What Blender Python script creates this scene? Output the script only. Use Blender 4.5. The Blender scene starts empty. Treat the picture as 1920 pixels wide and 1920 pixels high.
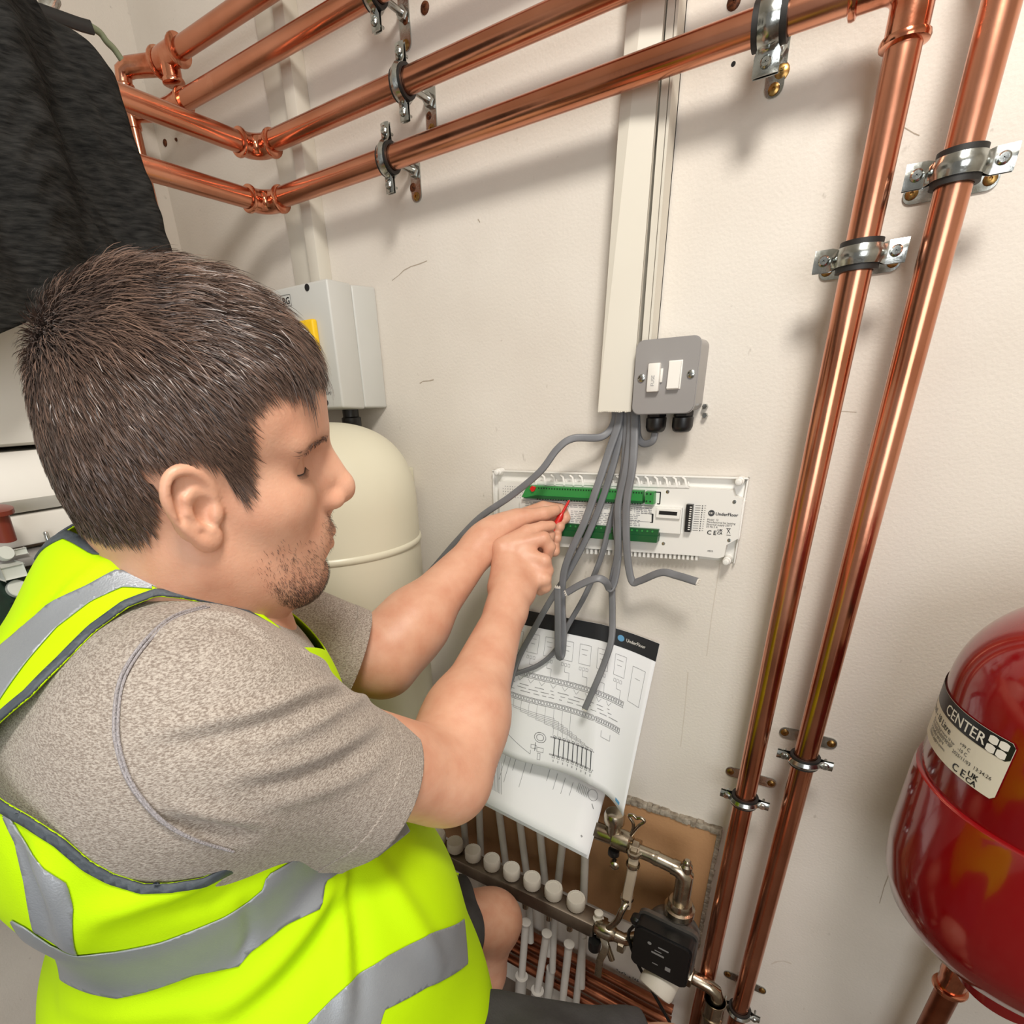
import bpy, bmesh, math, random, time
import numpy as np
from mathutils import Vector, Matrix, Quaternion
T0 = time.time()
C = bpy.context.scene.collection
scene = bpy.context.scene
random.seed(7); RNG = np.random.RandomState(11)

# ---------------------------------------------------------------- camera
CAM_POS = np.array([0.0, -0.825, 1.45]); FPX, PPX, PPY = 1005.0, 882.0, 1208.0
def cam_rot(a, b, c):
    ca, sa = math.cos(a), math.sin(a); cb, sb = math.cos(b), math.sin(b); cc, sc = math.cos(c), math.sin(c)
    yaw = np.array([[ca, sa, 0], [-sa, ca, 0], [0, 0, 1]]); base = np.array([[1, 0, 0], [0, 0, -1], [0, 1, 0]])
    pit = np.array([[1, 0, 0], [0, cb, -sb], [0, sb, cb]]); rol = np.array([[cc, -sc, 0], [sc, cc, 0], [0, 0, 1]])
    return rol @ pit @ base @ yaw
RC = cam_rot(0.599, 0.428, -0.050)
cd = bpy.data.cameras.new('camera'); cam = bpy.data.objects.new('camera', cd); C.objects.link(cam)
cd.sensor_fit = 'HORIZONTAL'; cd.sensor_width = 36.0; cd.lens = 36.0 * FPX / 1920.0
cd.shift_x = (960 - PPX) / 1920.0; cd.shift_y = (PPY - 960) / 1920.0; cd.clip_start = 0.02
m = Matrix.Identity(4)
for i in range(3):
    m[i][0] = RC[0][i]; m[i][1] = -RC[1][i]; m[i][2] = -RC[2][i]; m[i][3] = CAM_POS[i]
cam.matrix_world = m; scene.camera = cam
# ---------------------------------------------------------------- world, lights, exposure
w = bpy.data.worlds.new('world'); scene.world = w; w.use_nodes = True
w.node_tree.nodes['Background'].inputs[0].default_value = (1.0, 0.95, 0.88, 1); w.node_tree.nodes['Background'].inputs[1].default_value = 0.26
def area(name, loc, target, size, power, col):
    l = bpy.data.lights.new(name, 'AREA'); l.shape = 'SQUARE'; l.size = size; l.energy = power; l.color = col
    o = bpy.data.objects.new(name, l); C.objects.link(o); o.location = loc
    o.rotation_euler = (Vector(target) - Vector(loc)).to_track_quat('-Z', 'Y').to_euler(); return o
area('ceiling_lamp_light', (0.15, -0.85, 2.30), (-0.15, -0.45, 1.2), 0.26, 11.5, (1.0, 0.95, 0.88))
area('fill_light', (0.9, -2.3, 1.5), (-0.3, -0.2, 1.1), 1.3, 19.0, (0.96, 0.98, 1.0))  # unseen fill added behind the camera for softer falloff and pipe highlights
vs = scene.view_settings; vs.view_transform = 'Standard'; vs.look = 'None'; vs.gamma = 1.0; vs.use_curve_mapping = False
vs.exposure = 0.31

# ---------------------------------------------------------------- measuring helpers: points of the room seen along a sight line, set at a true depth
def ray(x, y): return RC.T @ np.array([(x - PPX) / FPX, (y - PPY) / FPX, 1.0])
def onY(x, y, Y=0.0):
    d = ray(x, y); return CAM_POS + d * ((Y - CAM_POS[1]) / d[1])
def onX(x, y, X=0.0):
    d = ray(x, y); return CAM_POS + d * ((X - CAM_POS[0]) / d[0])
def P(x, y, t): return CAM_POS + ray(x, y) * t
def cyl_hit(x, y, cx, cy, r):
    d = ray(x, y); o = CAM_POS - np.array([cx, cy, 0]); a = d[0]**2 + d[1]**2; b = 2*(o[0]*d[0]+o[1]*d[1]); c = o[0]**2+o[1]**2-r*r
    q = max(b*b-4*a*c, 0); return CAM_POS + d * ((-b - q**.5) / 2 / a)

# ---------------------------------------------------------------- materials
def s2l(c):
    return tuple((x/255/12.92 if x/255 <= .04045 else ((x/255+.055)/1.055)**2.4) for x in c)
def mat(name, rgb, rough=0.5, metal=0.0, spec=0.5, var=0.0, vscale=20, bump=0.0, bscale=80, rgb2=None, stretch=(1,1,1), coat=0.0, rv=0.0, sss=0.0):
    """rgb in sRGB 0..255; var = how much the noise moves between rgb and rgb2"""
    m = bpy.data.materials.new(name); m.use_nodes = True; nt = m.node_tree; b = nt.nodes['Principled BSDF']
    c = s2l(rgb); b.inputs['Base Color'].default_value = (*c, 1); b.inputs['Roughness'].default_value = rough
    b.inputs['Metallic'].default_value = metal; b.inputs['Specular IOR Level'].default_value = spec
    if coat: b.inputs['Coat Weight'].default_value = coat; b.inputs['Coat Roughness'].default_value = 0.06
    if sss:
        b.inputs['Subsurface Weight'].default_value = sss; b.inputs['Subsurface Radius'].default_value = (0.012, 0.004, 0.002); b.inputs['Subsurface Scale'].default_value = 0.5
    if var or bump or rv:
        tc = nt.nodes.new('ShaderNodeTexCoord'); mp = nt.nodes.new('ShaderNodeMapping'); nt.links.new(tc.outputs['Object'], mp.inputs[0]); mp.inputs['Scale'].default_value = stretch
    if var or rv:
        n = nt.nodes.new('ShaderNodeTexNoise'); n.inputs['Scale'].default_value = vscale; n.inputs['Detail'].default_value = 6; nt.links.new(mp.outputs[0], n.inputs[0])
    if var:
        r = nt.nodes.new('ShaderNodeValToRGB'); c2 = s2l(rgb2 or tuple(x*0.7 for x in rgb))
        r.color_ramp.elements[0].position = 0.5-0.5*(1-var)*0.6-0.05; r.color_ramp.elements[1].position = 0.5+0.5*(1-var)*0.6+0.05
        r.color_ramp.elements[0].color = (*c2, 1); r.color_ramp.elements[1].color = (*c, 1)
        nt.links.new(n.outputs[0], r.inputs[0]); nt.links.new(r.outputs[0], b.inputs['Base Color'])
    if rv:
        mr = nt.nodes.new('ShaderNodeMapRange'); mr.inputs[3].default_value = max(rough-rv, .02); mr.inputs[4].default_value = rough+rv; mr.inputs[1].default_value = .3; mr.inputs[2].default_value = .7
        nt.links.new(n.outputs[0], mr.inputs[0]); nt.links.new(mr.outputs[0], b.inputs['Roughness'])
    if bump:
        n2 = nt.nodes.new('ShaderNodeTexNoise'); n2.inputs['Scale'].default_value = bscale; n2.inputs['Detail'].default_value = 4; nt.links.new(mp.outputs[0], n2.inputs[0])
        bp = nt.nodes.new('ShaderNodeBump'); bp.inputs['Strength'].default_value = bump; bp.inputs['Distance'].default_value = 0.002
        nt.links.new(n2.outputs[0], bp.inputs['Height']); nt.links.new(bp.outputs[0], b.inputs['Normal'])
    return m
def wall_material():
    m = mat('painted_plaster', (226, 220, 210), 0.62, spec=0.35, var=0.35, vscale=5, rgb2=(214, 206, 195), bump=0.25, bscale=260)
    nt = m.node_tree; b = nt.nodes['Principled BSDF']; src = b.inputs['Base Color'].links[0].from_socket
    tc = [n for n in nt.nodes if n.type == 'TEX_COORD'][0]
    def layer(src, scale, lo, hi, colr, amt, stretch=(1,1,1)):
        mp = nt.nodes.new('ShaderNodeMapping'); nt.links.new(tc.outputs['Object'], mp.inputs[0]); mp.inputs['Scale'].default_value = stretch
        n = nt.nodes.new('ShaderNodeTexNoise'); n.inputs['Scale'].default_value = scale; n.inputs['Detail'].default_value = 5; nt.links.new(mp.outputs[0], n.inputs[0])
        r = nt.nodes.new('ShaderNodeMapRange'); r.inputs[1].default_value = lo; r.inputs[2].default_value = hi; r.inputs[4].default_value = amt; nt.links.new(n.outputs[0], r.inputs[0])
        mx = nt.nodes.new('ShaderNodeMix'); mx.data_type = 'RGBA'; nt.links.new(r.outputs[0], mx.inputs[0]); nt.links.new(src, mx.inputs[6]); mx.inputs[7].default_value = (*s2l(colr), 1)
        return mx.outputs[2]
    src = layer(src, 38, .70, .78, (150, 140, 126), .55, (1.6, 1, .8))   # little scuffs
    src = layer(src, 110, .70, .80, (140, 130, 118), .4)
    src = layer(src, 3.0, .60, .85, (196, 186, 172), .8, (1, 1, .5))
    nt.links.new(src, b.inputs['Base Color']); return m
M = {}
M['wall'] = wall_material()
M['ceiling'] = mat('ceiling_paint', (225, 220, 210), .8)
M['floor'] = mat('concrete_floor', (120, 105, 92), .85, var=.5, vscale=8, rgb2=(88, 76, 66), bump=.4)
M['copper'] = mat('copper', (218, 154, 126), .22, 1.0, var=.4, vscale=9, rgb2=(190, 122, 92), rv=.07, bump=.05, bscale=60)
M['copper_old'] = mat('tarnished_copper', (182, 116, 86), .32, 1.0, var=.4, vscale=14, rgb2=(120, 62, 40), rv=.1, bump=.08, bscale=90)
M['solder'] = mat('copper_fitting', (230, 168, 138), .16, 1.0, var=.4, vscale=40, rgb2=(190, 104, 72), bump=.15, bscale=70)
M['zinc'] = mat('zinc_plated_steel', (205, 208, 205), .22, 1.0, var=.4, vscale=60, rgb2=(150, 152, 148), rv=.1, bump=.15, bscale=120)
M['nickel'] = mat('nickel_brass', (196, 186, 168), .25, 1.0, var=.4, vscale=30, rgb2=(150, 138, 120), rv=.08)
M['rubber'] = mat('black_rubber', (30, 27, 25), .55)
M['black'] = mat('black_plastic', (24, 24, 25), .35)
M['white_pl'] = mat('white_plastic', (232, 229, 222), .38, var=.2, vscale=8, rgb2=(222, 218, 210))
M['grey_pl'] = mat('pale_grey_plastic', (205, 206, 202), .4, var=.2, vscale=6, rgb2=(196, 197, 192))
M['metal_grey'] = mat('grey_enamelled_metal', (150, 147, 145), .32, spec=.6, var=.2, vscale=10, rgb2=(142, 139, 137))
M['trunk'] = mat('cream_pvc', (217, 212, 199), .4, var=.2, vscale=5, rgb2=(209, 203, 189))
M['dark'] = mat('dark_gap', (26, 24, 24), .9)
M['rust'] = mat('rusty_screw', (126, 74, 44), .5, .6, var=.6, vscale=300, rgb2=(60, 34, 22))
M['yellow_zinc'] = mat('yellow_passivated_screw', (196, 160, 96), .3, 1.0, var=.4, vscale=200, rgb2=(120, 86, 50))
M['cable'] = mat('grey_cable_sheath', (122, 123, 126), .42, spec=.45, var=.25, vscale=30, rgb2=(106, 107, 110))
M['cable_core'] = mat('bare_cable_end', (214, 208, 198), .5)
M['pcb_green'] = mat('green_terminal_plastic', (50, 138, 66), .4)
M['pcb_dark'] = mat('dark_green_terminal', (24, 84, 44), .4)
M['slot'] = mat('slot_dark', (12, 40, 20), .7)
M['ink'] = mat('print_ink', (60, 62, 66), .7)
M['ink_soft'] = mat('pale_print_ink', (150, 150, 152), .7)
M['ink_black'] = mat('black_print', (22, 24, 28), .5)
M['paper'] = mat('paper', (238, 239, 240), .7, var=.2, vscale=4, rgb2=(230, 231, 233))
M['board'] = mat('brown_hardboard', (184, 142, 100), .75, var=.45, vscale=5, rgb2=(160, 118, 78), bump=.3, bscale=200)
M['plaster_edge'] = mat('rough_plaster_edge', (176, 166, 150), .9, var=.5, vscale=90, rgb2=(120, 108, 92), bump=.8, bscale=150)
M['red_paint'] = mat('red_gloss_paint', (128, 6, 12), .13, spec=.6, coat=.5)
M['cream_tank'] = mat('cream_painted_steel', (222, 219, 197), .35, var=.25, vscale=3, rgb2=(214, 210, 186))
M['label'] = mat('cream_label', (222, 214, 198), .4)
M['label_black'] = mat('black_label_print', (20, 20, 24), .35)
M['white'] = mat('white_print', (236, 232, 224), .5)
M['yellow'] = mat('yellow_sticker', (246, 200, 22), .5)
M['steel_bar'] = mat('manifold_steel', (152, 140, 126), .34, .85, var=.5, vscale=20, rgb2=(104, 92, 80), rv=.1)
M['cap'] = mat('white_cap', (226, 220, 208), .45)
M['pexpipe'] = mat('white_plastic_pipe', (206, 202, 194), .45, var=.2, vscale=30, rgb2=(194, 188, 178))
M['pump_grey'] = mat('cast_grey_housing', (132, 126, 120), .4, .6, var=.5, vscale=25, rgb2=(96, 92, 88), bump=.3, bscale=90)
M['red_plastic'] = mat('red_plastic', (205, 36, 30), .3)
M['blue'] = mat('blue_print', (90, 150, 190), .6)

# ---------------------------------------------------------------- object helpers
def T(v): return tuple(float(x) for x in v)
def thing(name, label, cat, loc, group=None):
    o = bpy.data.objects.new(name, None); C.objects.link(o); o.location = T(loc); o.empty_display_size = .05
    o['label'] = label; o['category'] = cat
    if group: o['group'] = group
    return o
def adopt(o, parent):
    if parent is not None:
        o.parent = parent; o.matrix_parent_inverse = Matrix.Translation(world_loc(parent)).inverted()
def world_loc(o):
    v = Vector((0, 0, 0))
    while o is not None and o.type == 'EMPTY': v = v + o.location; o = o.parent
    return v
def link_mesh(name, me, m, parent=None, smooth=40):
    if m is not None: me.materials.append(m if not isinstance(m, str) else M[m])
    if smooth:
        me.polygons.foreach_set('use_smooth', [True]*len(me.polygons))
        try: me.set_sharp_from_angle(angle=math.radians(smooth))
        except Exception: pass
    o = bpy.data.objects.new(name, me); C.objects.link(o); adopt(o, parent); return o
def tag(o, label, cat, group=None):
    o['label'] = label; o['category'] = cat
    if group: o['group'] = group
    return o
class MB:
    """collects faces; several solids of one part end up in one mesh"""
    def __init__(s): s.v = []; s.f = []
    def add(s, vs, fs):
        n = len(s.v); s.v += [T(v) for v in vs]; s.f += [tuple(i+n for i in f) for f in fs]; return s
    def box(s, a, b, bev=0.0, M4=None):
        a = np.array(a, float); b = np.array(b, float); bm = bmesh.new(); bmesh.ops.create_cube(bm, size=1)
        for v in bm.verts: v.co = Vector(T((a+b)/2 + np.array(v.co)*(b-a)))
        if bev: bmesh.ops.bevel(bm, geom=bm.edges[:], offset=min(bev, .49*float(np.abs(b-a).min())), segments=2, profile=.5, affect='EDGES')
        if M4 is not None: bm.transform(M4)
        bm.verts.index_update(); s.add([v.co for v in bm.verts], [[v.index for v in f.verts] for f in bm.faces]); bm.free(); return s
    def tube(s, pts, r, n=16, cap=True, flat=None, up=None):
        """r: number or list; flat=(w,t) gives a flat section whose wide side lies along 'up'"""
        pts = [Vector(T(p)) for p in pts]; k = len(pts); R = r if hasattr(r, '__len__') else [r]*k
        tg = []
        for i in range(k):
            a = pts[min(i+1, k-1)]-pts[i]; b = pts[i]-pts[max(i-1, 0)]
            a = a.normalized() if a.length > 1e-9 else Vector((0,0,0)); b = b.normalized() if b.length > 1e-9 else Vector((0,0,0))
            t = a+b; tg.append(t.normalized() if t.length > 1e-9 else Vector((0,0,1)))
        u = Vector(T(up)) if up is not None and not hasattr(up[0], '__len__') else Vector((0, 0, 1)) if abs(tg[0].z) < .9 else Vector((1, 0, 0))
        vs = []; fs = []
        for i in range(k):
            if up is not None and hasattr(up[0], '__len__'): u = Vector(T(up[i]))
            if i > 0 and up is None: u = tg[i-1].rotation_difference(tg[i]) @ u
            u2 = (u - tg[i]*u.dot(tg[i])); u2 = u2.normalized() if u2.length > 1e-9 else tg[i].orthogonal().normalized()
            if up is None: u = u2
            w = tg[i].cross(u2)
            for j in range(n):
                a = 2*math.pi*j/n
                if flat:
                    ca, sa = math.cos(a), math.sin(a); e = .45
                    vs.append(pts[i] + u2*(math.copysign(abs(ca)**e, ca)*flat[0]/2*R[i]) + w*(math.copysign(abs(sa)**.8, sa)*flat[1]/2*R[i]))
                else: vs.append(pts[i] + (u2*math.cos(a) + w*math.sin(a))*R[i])
        for i in range(k-1):
            for j in range(n):
                j2 = (j+1) % n; fs.append((i*n+j, i*n+j2, (i+1)*n+j2, (i+1)*n+j))
        if cap: fs.append(tuple(range(n))[::-1]); fs.append(tuple((k-1)*n+j for j in range(n)))
        return s.add(vs, fs)
    def lathe(s, prof, o=(0,0,0), ax=(0,0,1), n=32, ang=None):
        """prof = [(r, h)...] about axis ax through o"""
        ax = Vector(T(ax)).normalized(); q = Vector((0,0,1)).rotation_difference(ax); o = Vector(T(o)); vs = []; fs = []; k = len(prof)
        for r, h in prof:
            for j in range(n):
                a = 2*math.pi*j/n; vs.append(o + q @ Vector((max(r, 1e-5)*math.cos(a), max(r, 1e-5)*math.sin(a), h)))
        for i in range(k-1):
            for j in range(n): j2 = (j+1) % n; fs.append((i*n+j, i*n+j2, (i+1)*n+j2, (i+1)*n+j))
        fs.append(tuple(range(n))[::-1]); fs.append(tuple((k-1)*n+j for j in range(n)))
        return s.add(vs, fs)
    def prism(s, outline, z0, z1, fr=None):
        """outline of 2D points, extruded z0..z1 in frame fr(u,v,w)->world"""
        fr = fr or (lambda u, v, w: (u, v, w)); k = len(outline)
        vs = [fr(u, v, z0) for u, v in outline] + [fr(u, v, z1) for u, v in outline]
        fs = [tuple(range(k))[::-1], tuple(range(k, 2*k))] + [(i, (i+1) % k, k+(i+1) % k, k+i) for i in range(k)]
        return s.add(vs, fs)
    def hexnut(s, o, ax, r, h, hole=None): return s.lathe([(r*.9, 0), (r, h*.12), (r, h*.88), (r*.9, h)], o, ax, 6)
    def build(s, name, m, parent=None, smooth=40, label=None):
        me = bpy.data.meshes.new(name); me.from_pydata(s.v, [], s.f); me.update()
        bm = bmesh.new(); bm.from_mesh(me); bmesh.ops.recalc_face_normals(bm, faces=bm.faces); bm.to_mesh(me); bm.free()
        o = link_mesh(name, me, m, parent, smooth)
        if label: o['label'] = label
        return o
def struct(o): o['kind'] = 'structure'; return o
def rrect(w, h, r, n=5, cx=0, cy=0):
    out = []
    for sx, sy, a0 in ((1,1,0), (-1,1,90), (-1,-1,180), (1,-1,270)):
        for i in range(n+1):
            a = math.radians(a0 + 90*i/n); out.append((cx+sx*(w/2-r)+r*math.cos(a), cy+sy*(h/2-r)+r*math.sin(a)))
    return out
def smooth_path(pts, n=8):
    """Catmull-Rom through points"""
    p = [np.array(T(q)) for q in pts]; p = [2*p[0]-p[1]] + p + [2*p[-1]-p[-2]]; out = []
    for i in range(1, len(p)-2):
        for k in range(n):
            t = k/n; a, b, c, d = p[i-1:i+3]
            out.append(.5*((2*b)+(-a+c)*t+(2*a-5*b+4*c-d)*t*t+(-a+3*b-3*c+d)*t**3))
    out.append(p[-2]); return out
def frame_fn(o, u, v, w):
    o, u, v, w = (np.array(T(k)) for k in (o, u, v, w)); return lambda a, b, c: o + u*a + v*b + w*c
_FONT = {}
def text_pts(s, size):
    """triangulated outline of a word: (verts 2D, faces)"""
    k = (s, size)
    if k in _FONT: return _FONT[k]
    cu = bpy.data.curves.new('t', 'FONT'); cu.body = s; cu.size = size; cu.resolution_u = 2; ob = bpy.data.objects.new('t', cu); C.objects.link(ob)
    dg = bpy.context.evaluated_depsgraph_get(); me = bpy.data.meshes.new_from_object(ob.evaluated_get(dg))
    vs = [(v.co.x, v.co.y) for v in me.vertices]; fs = [tuple(p.vertices) for p in me.polygons]
    bpy.data.objects.remove(ob); bpy.data.curves.remove(cu); bpy.data.meshes.remove(me); _FONT[k] = (vs, fs); return vs, fs
def add_text(mb, s, size, fr, x=0, y=0, z=0.0, th=0.0003, bold=0.0):
    vs, fs = text_pts(s, size)
    mb.add([fr(u+x, v+y, z) for u, v in vs], fs)
    if bold: mb.add([fr(u+x+bold, v+y, z) for u, v in vs], fs)
    return mb
# ================================================================ THE ROOM
XL, XR, YB, ZT = -1.25, 1.05, -2.9, 2.45
struct(MB().box((XL-.1, 0, 0), (XR+.1, .1, ZT)).build('wall_front', 'wall'))
struct(MB().box((XL-.1, YB, 0), (XL, 0, ZT)).build('wall_left', 'wall'))
struct(MB().box((XR, -1.7, 0), (XR+.1, 0, ZT)).build('wall_right', 'wall'))
struct(MB().box((XL-.1, YB, ZT), (XR+.1, .1, ZT+.08)).build('ceiling', 'ceiling'))
struct(MB().box((XL-.1, YB, -.08), (XR+.1, .1, 0)).build('floor', 'floor'))
lamp = thing('ceiling_lamp', 'square white ceiling lamp over the middle of the cupboard', 'lamp', (.15, -.85, ZT))
MB().box((.0, -1.0, 2.36), (.30, -.70, 2.45), .01).build('lamp_housing', 'white_pl', lamp)

# ---------------------------------------------------------------- brown board let into the plaster
zb = onY(1185, 1500, 0)[2]; xr = onY(1350, 1550, 0)[0]
board = thing('backing_board', 'brown hardboard let into the wall behind the heating manifold', 'board', (-.45, 0, .45))
MB().box((-.86, -.007, .43), (xr, 0.001, zb), .001).build('board_panel', 'board', board)
mb = MB()
for k in range(150):
    t = k/149; x = -.5 + (xr+.5)*t; mb.box((x-.004, -.0085-random.random()*.003, zb-.002-random.random()*.003), (x+.004, .001, zb+.004+random.random()*.006), .001)
for k in range(60):
    z = zb - k*.005; mb.box((xr-.002, -.0085-random.random()*.002, z-.004), (xr+.003+random.random()*.003, .001, z+.003), .001)
mb.build('plaster_edge', 'plaster_edge', board)['kind'] = 'stuff'

# ---------------------------------------------------------------- hairline cracks, filled holes and pencil marks on the plaster
def wall_mark(pts, wd, m, label, name='wall_scratch', cat='scratch'):
    p = [onY(x, y, -.0002) for x, y in pts]; mb = MB()
    for i in range(len(p)-1):
        a, b = p[i], p[i+1]; d = (b-a); L = np.linalg.norm(d); n = np.cross(d/L, (0, 1, 0)); w1 = wd*(.4+.6*random.random()); w2 = wd*(.4+.6*random.random())
        mb.add([a-n*w1, a+n*w1, b+n*w2, b-n*w2], [(0, 1, 2, 3)])
    tag(mb.build(name, m, None, 0), label, cat)
M['scratch'] = mat('scratch_grey', (172, 160, 144), .9); M['soot'] = mat('dirty_line', (208, 199, 186), .9)
wall_mark([(735, 526), (748, 516), (757, 507), (770, 500), (786, 495), (801, 489)], .0008, 'scratch', 'thin curved hairline crack in the plaster above the isolator box')
wall_mark([(787, 719), (793, 715), (806, 714), (813, 712)], .0012, 'scratch', 'short grey scuff on the wall right of the isolator box')
wall_mark([(896, 411), (900, 417)], .0015, 'scratch', 'tiny dent in the wall below the lower pipe')
wall_mark([(1350, 1055), (1343, 1100), (1335, 1150), (1325, 1230)], .0009, 'soot', 'faint drip line running down below the right end of the controller')
wall_mark([(1290, 1260), (1284, 1330), (1276, 1400)], .0010, 'soot', 'faint vertical smear right of the paper diagram')
wall_mark([(1668, 1636), (1658, 1662), (1649, 1694)], .0009, 'scratch', 'thin scratch on the wall left of the red vessel')
wall_mark([(1446, 1808), (1456, 1803), (1470, 1802), (1484, 1807)], .0018, 'soot', 'dark smudge low on the wall right of the long pipes')
wall_mark([(1575, 771), (1606, 773)], .0006, 'scratch', 'fine horizontal scratch between the two vertical pipes')
wall_mark([(1694, 238), (1714, 250), (1724, 254)], .0008, 'scratch', 'pale scratch on the wall behind the top of the right pipe')
hole = MB().lathe([(.0024, 0), (.0022, .0004)], onY(1375, 120, 0), (0, -1, 0), 12).build('drill_hole', 'dark'); tag(hole, 'small dark drill hole in the wall left of the top right clip', 'hole')

# ================================================================ PIPES
PY = -.0625; PR = .0142
ZA = 1.765; Z3 = 1.836; Z2 = 1.934; Z1 = 1.992; XA = -.0245; XB = .0375; XE = -.888
def collar(mb, o, ax, r=PR): mb.lathe([(r+.0012, -.004), (r+.0046, -.0025), (r+.0052, 0), (r+.0046, .0025), (r+.0012, .004)], o, ax, 24)
def bend(o, d1, d2, R, n=8):
    """centre line of a 90 degree bend with corner o, arriving along d1, leaving along d2"""
    o, d1, d2 = (np.array(k, float) for k in (o, d1, d2)); c = o - d1*R + d2*R
    return [c + (-d2*math.cos(a) + d1*math.sin(a))*R for a in [math.pi/2*i/n for i in range(n+1)]]
def elbow(parent, o, d1, d2, R=.026, leg=.016, r=PR, name='elbow'):
    o = np.array(o, float); d1 = np.array(d1, float); d2 = np.array(d2, float)
    pts = [o-d1*(R+leg)] + bend(o, d1, d2, R) + [o+d2*(R+leg)]
    mb = MB().tube(pts, r+.0022, 24); collar(mb, o-d1*(R+leg-.003), d1, r); collar(mb, o+d2*(R+leg-.003), d2, r)
    return mb.build(name, 'solder', parent)
def straight(parent, a, b, r=PR, m='copper', name='pipe_run', n=28, seg=1):
    a = np.array(a, float); b = np.array(b, float)
    return MB().tube([a+(b-a)*t/seg for t in range(seg+1)], r, n).build(name, m, parent)
X_, Y_, Z_ = (1, 0, 0), (0, 1, 0), (0, 0, 1)
pA = thing('copper_pipe', 'lowest long copper pipe, turning down into the inner vertical drop', 'pipe', (XA, PY, 0))
straight(pA, (XE+.03, PY, ZA), (XA-.03, PY, ZA)); straight(pA, (XA, PY, 0.0), (XA, PY, ZA-.03))
elbow(pA, (XA, PY, ZA), X_, (0, 0, -1), R=.022, leg=.026); elbow(pA, (XE, PY, ZA-.002), Y_, X_, R=.024, leg=.014)
straight(pA, (XE, -.47, ZA-.002), (XE, PY-.02, ZA-.002))
pB = thing('copper_pipe', 'second lowest long copper pipe, turning into the outer vertical drop at the right', 'pipe', (XB, PY, 0))
straight(pB, (XE+.03, PY, Z3), (XB-.03, PY, Z3)); straight(pB, (XB, PY, 0), (XB, PY, Z3-.03))
elbow(pB, (XB, PY, Z3), X_, (0, 0, -1), R=.022, leg=.02); elbow(pB, (XE, PY, Z3-.002), Y_, X_, R=.024, leg=.014)
straight(pB, (XE, -.47, Z3-.002), (XE, PY-.02, Z3-.002))
p2 = thing('copper_pipe', 'third long copper pipe from below, running left to a tee on the thin riser', 'pipe', (-.6, PY, Z2))
straight(p2, (-1.06, PY, Z2), (.2, PY, Z2)); mb = MB()
mb.tube([(-1.05, PY, Z2), (-1.085, PY, Z2), (-1.11, PY-.004, Z2), (-1.135, PY-.016, Z2), (-1.160, PY-.030, Z2)], [PR+.003, PR+.002, PR+.001, PR-.001, .0120], 24); collar(mb, (-1.055, PY, Z2), X_); mb.build('reducing_elbow', 'solder', p2)
p1 = thing('copper_pipe', 'topmost long copper pipe at the upper left of the wall', 'pipe', (-.6, PY, Z1))
straight(p1, (-1.05, PY, Z1+.002), (.2, PY, Z1+.002)); mb = MB()
mb.tube([(-1.04, PY, Z1+.002), (-1.10, PY, Z1+.002)], PR+.004, 24); collar(mb, (-1.042, PY, Z1+.002), X_, PR+.003); collar(mb, (-1.10, PY, Z1+.002), X_, PR+.003)
mb.tube([(-1.072, PY, Z1+.002), (-1.072, PY, Z1-.032)], PR+.001, 20); collar(mb, (-1.072, PY, Z1-.03), Z_, PR-.001)
mb.tube([(-1.10, PY, Z1), (-1.125, PY-.010, Z1+.002), (-1.150, PY-.024, Z1+.002), (-1.162, PY-.031, Z1-.004), (-1.166, -.095, Z1-.022)], [.0155, .0150, .0145, .0140, .0130], 20); mb.build('reducing_tee', 'solder', p1)
ris = thing('copper_riser', 'thin copper riser dropping past the left bends beside the dark shirt', 'pipe', (-1.14, -.095, 1.2))
straight(ris, (-1.166, -.095, 1.0), (-1.166, -.095, Z1-.015), .0105, n=20)
mb = MB(); collar(mb, (-1.166, -.095, Z1-.022), Z_, .0115); collar(mb, (-1.166, -.095, Z2+.02), Z_, .0105); mb.tube([(-1.166, -.095, Z2-.02), (-1.166, -.095, Z2+.02)], .0128, 20); mb.build('tee', 'solder', ris)

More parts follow.
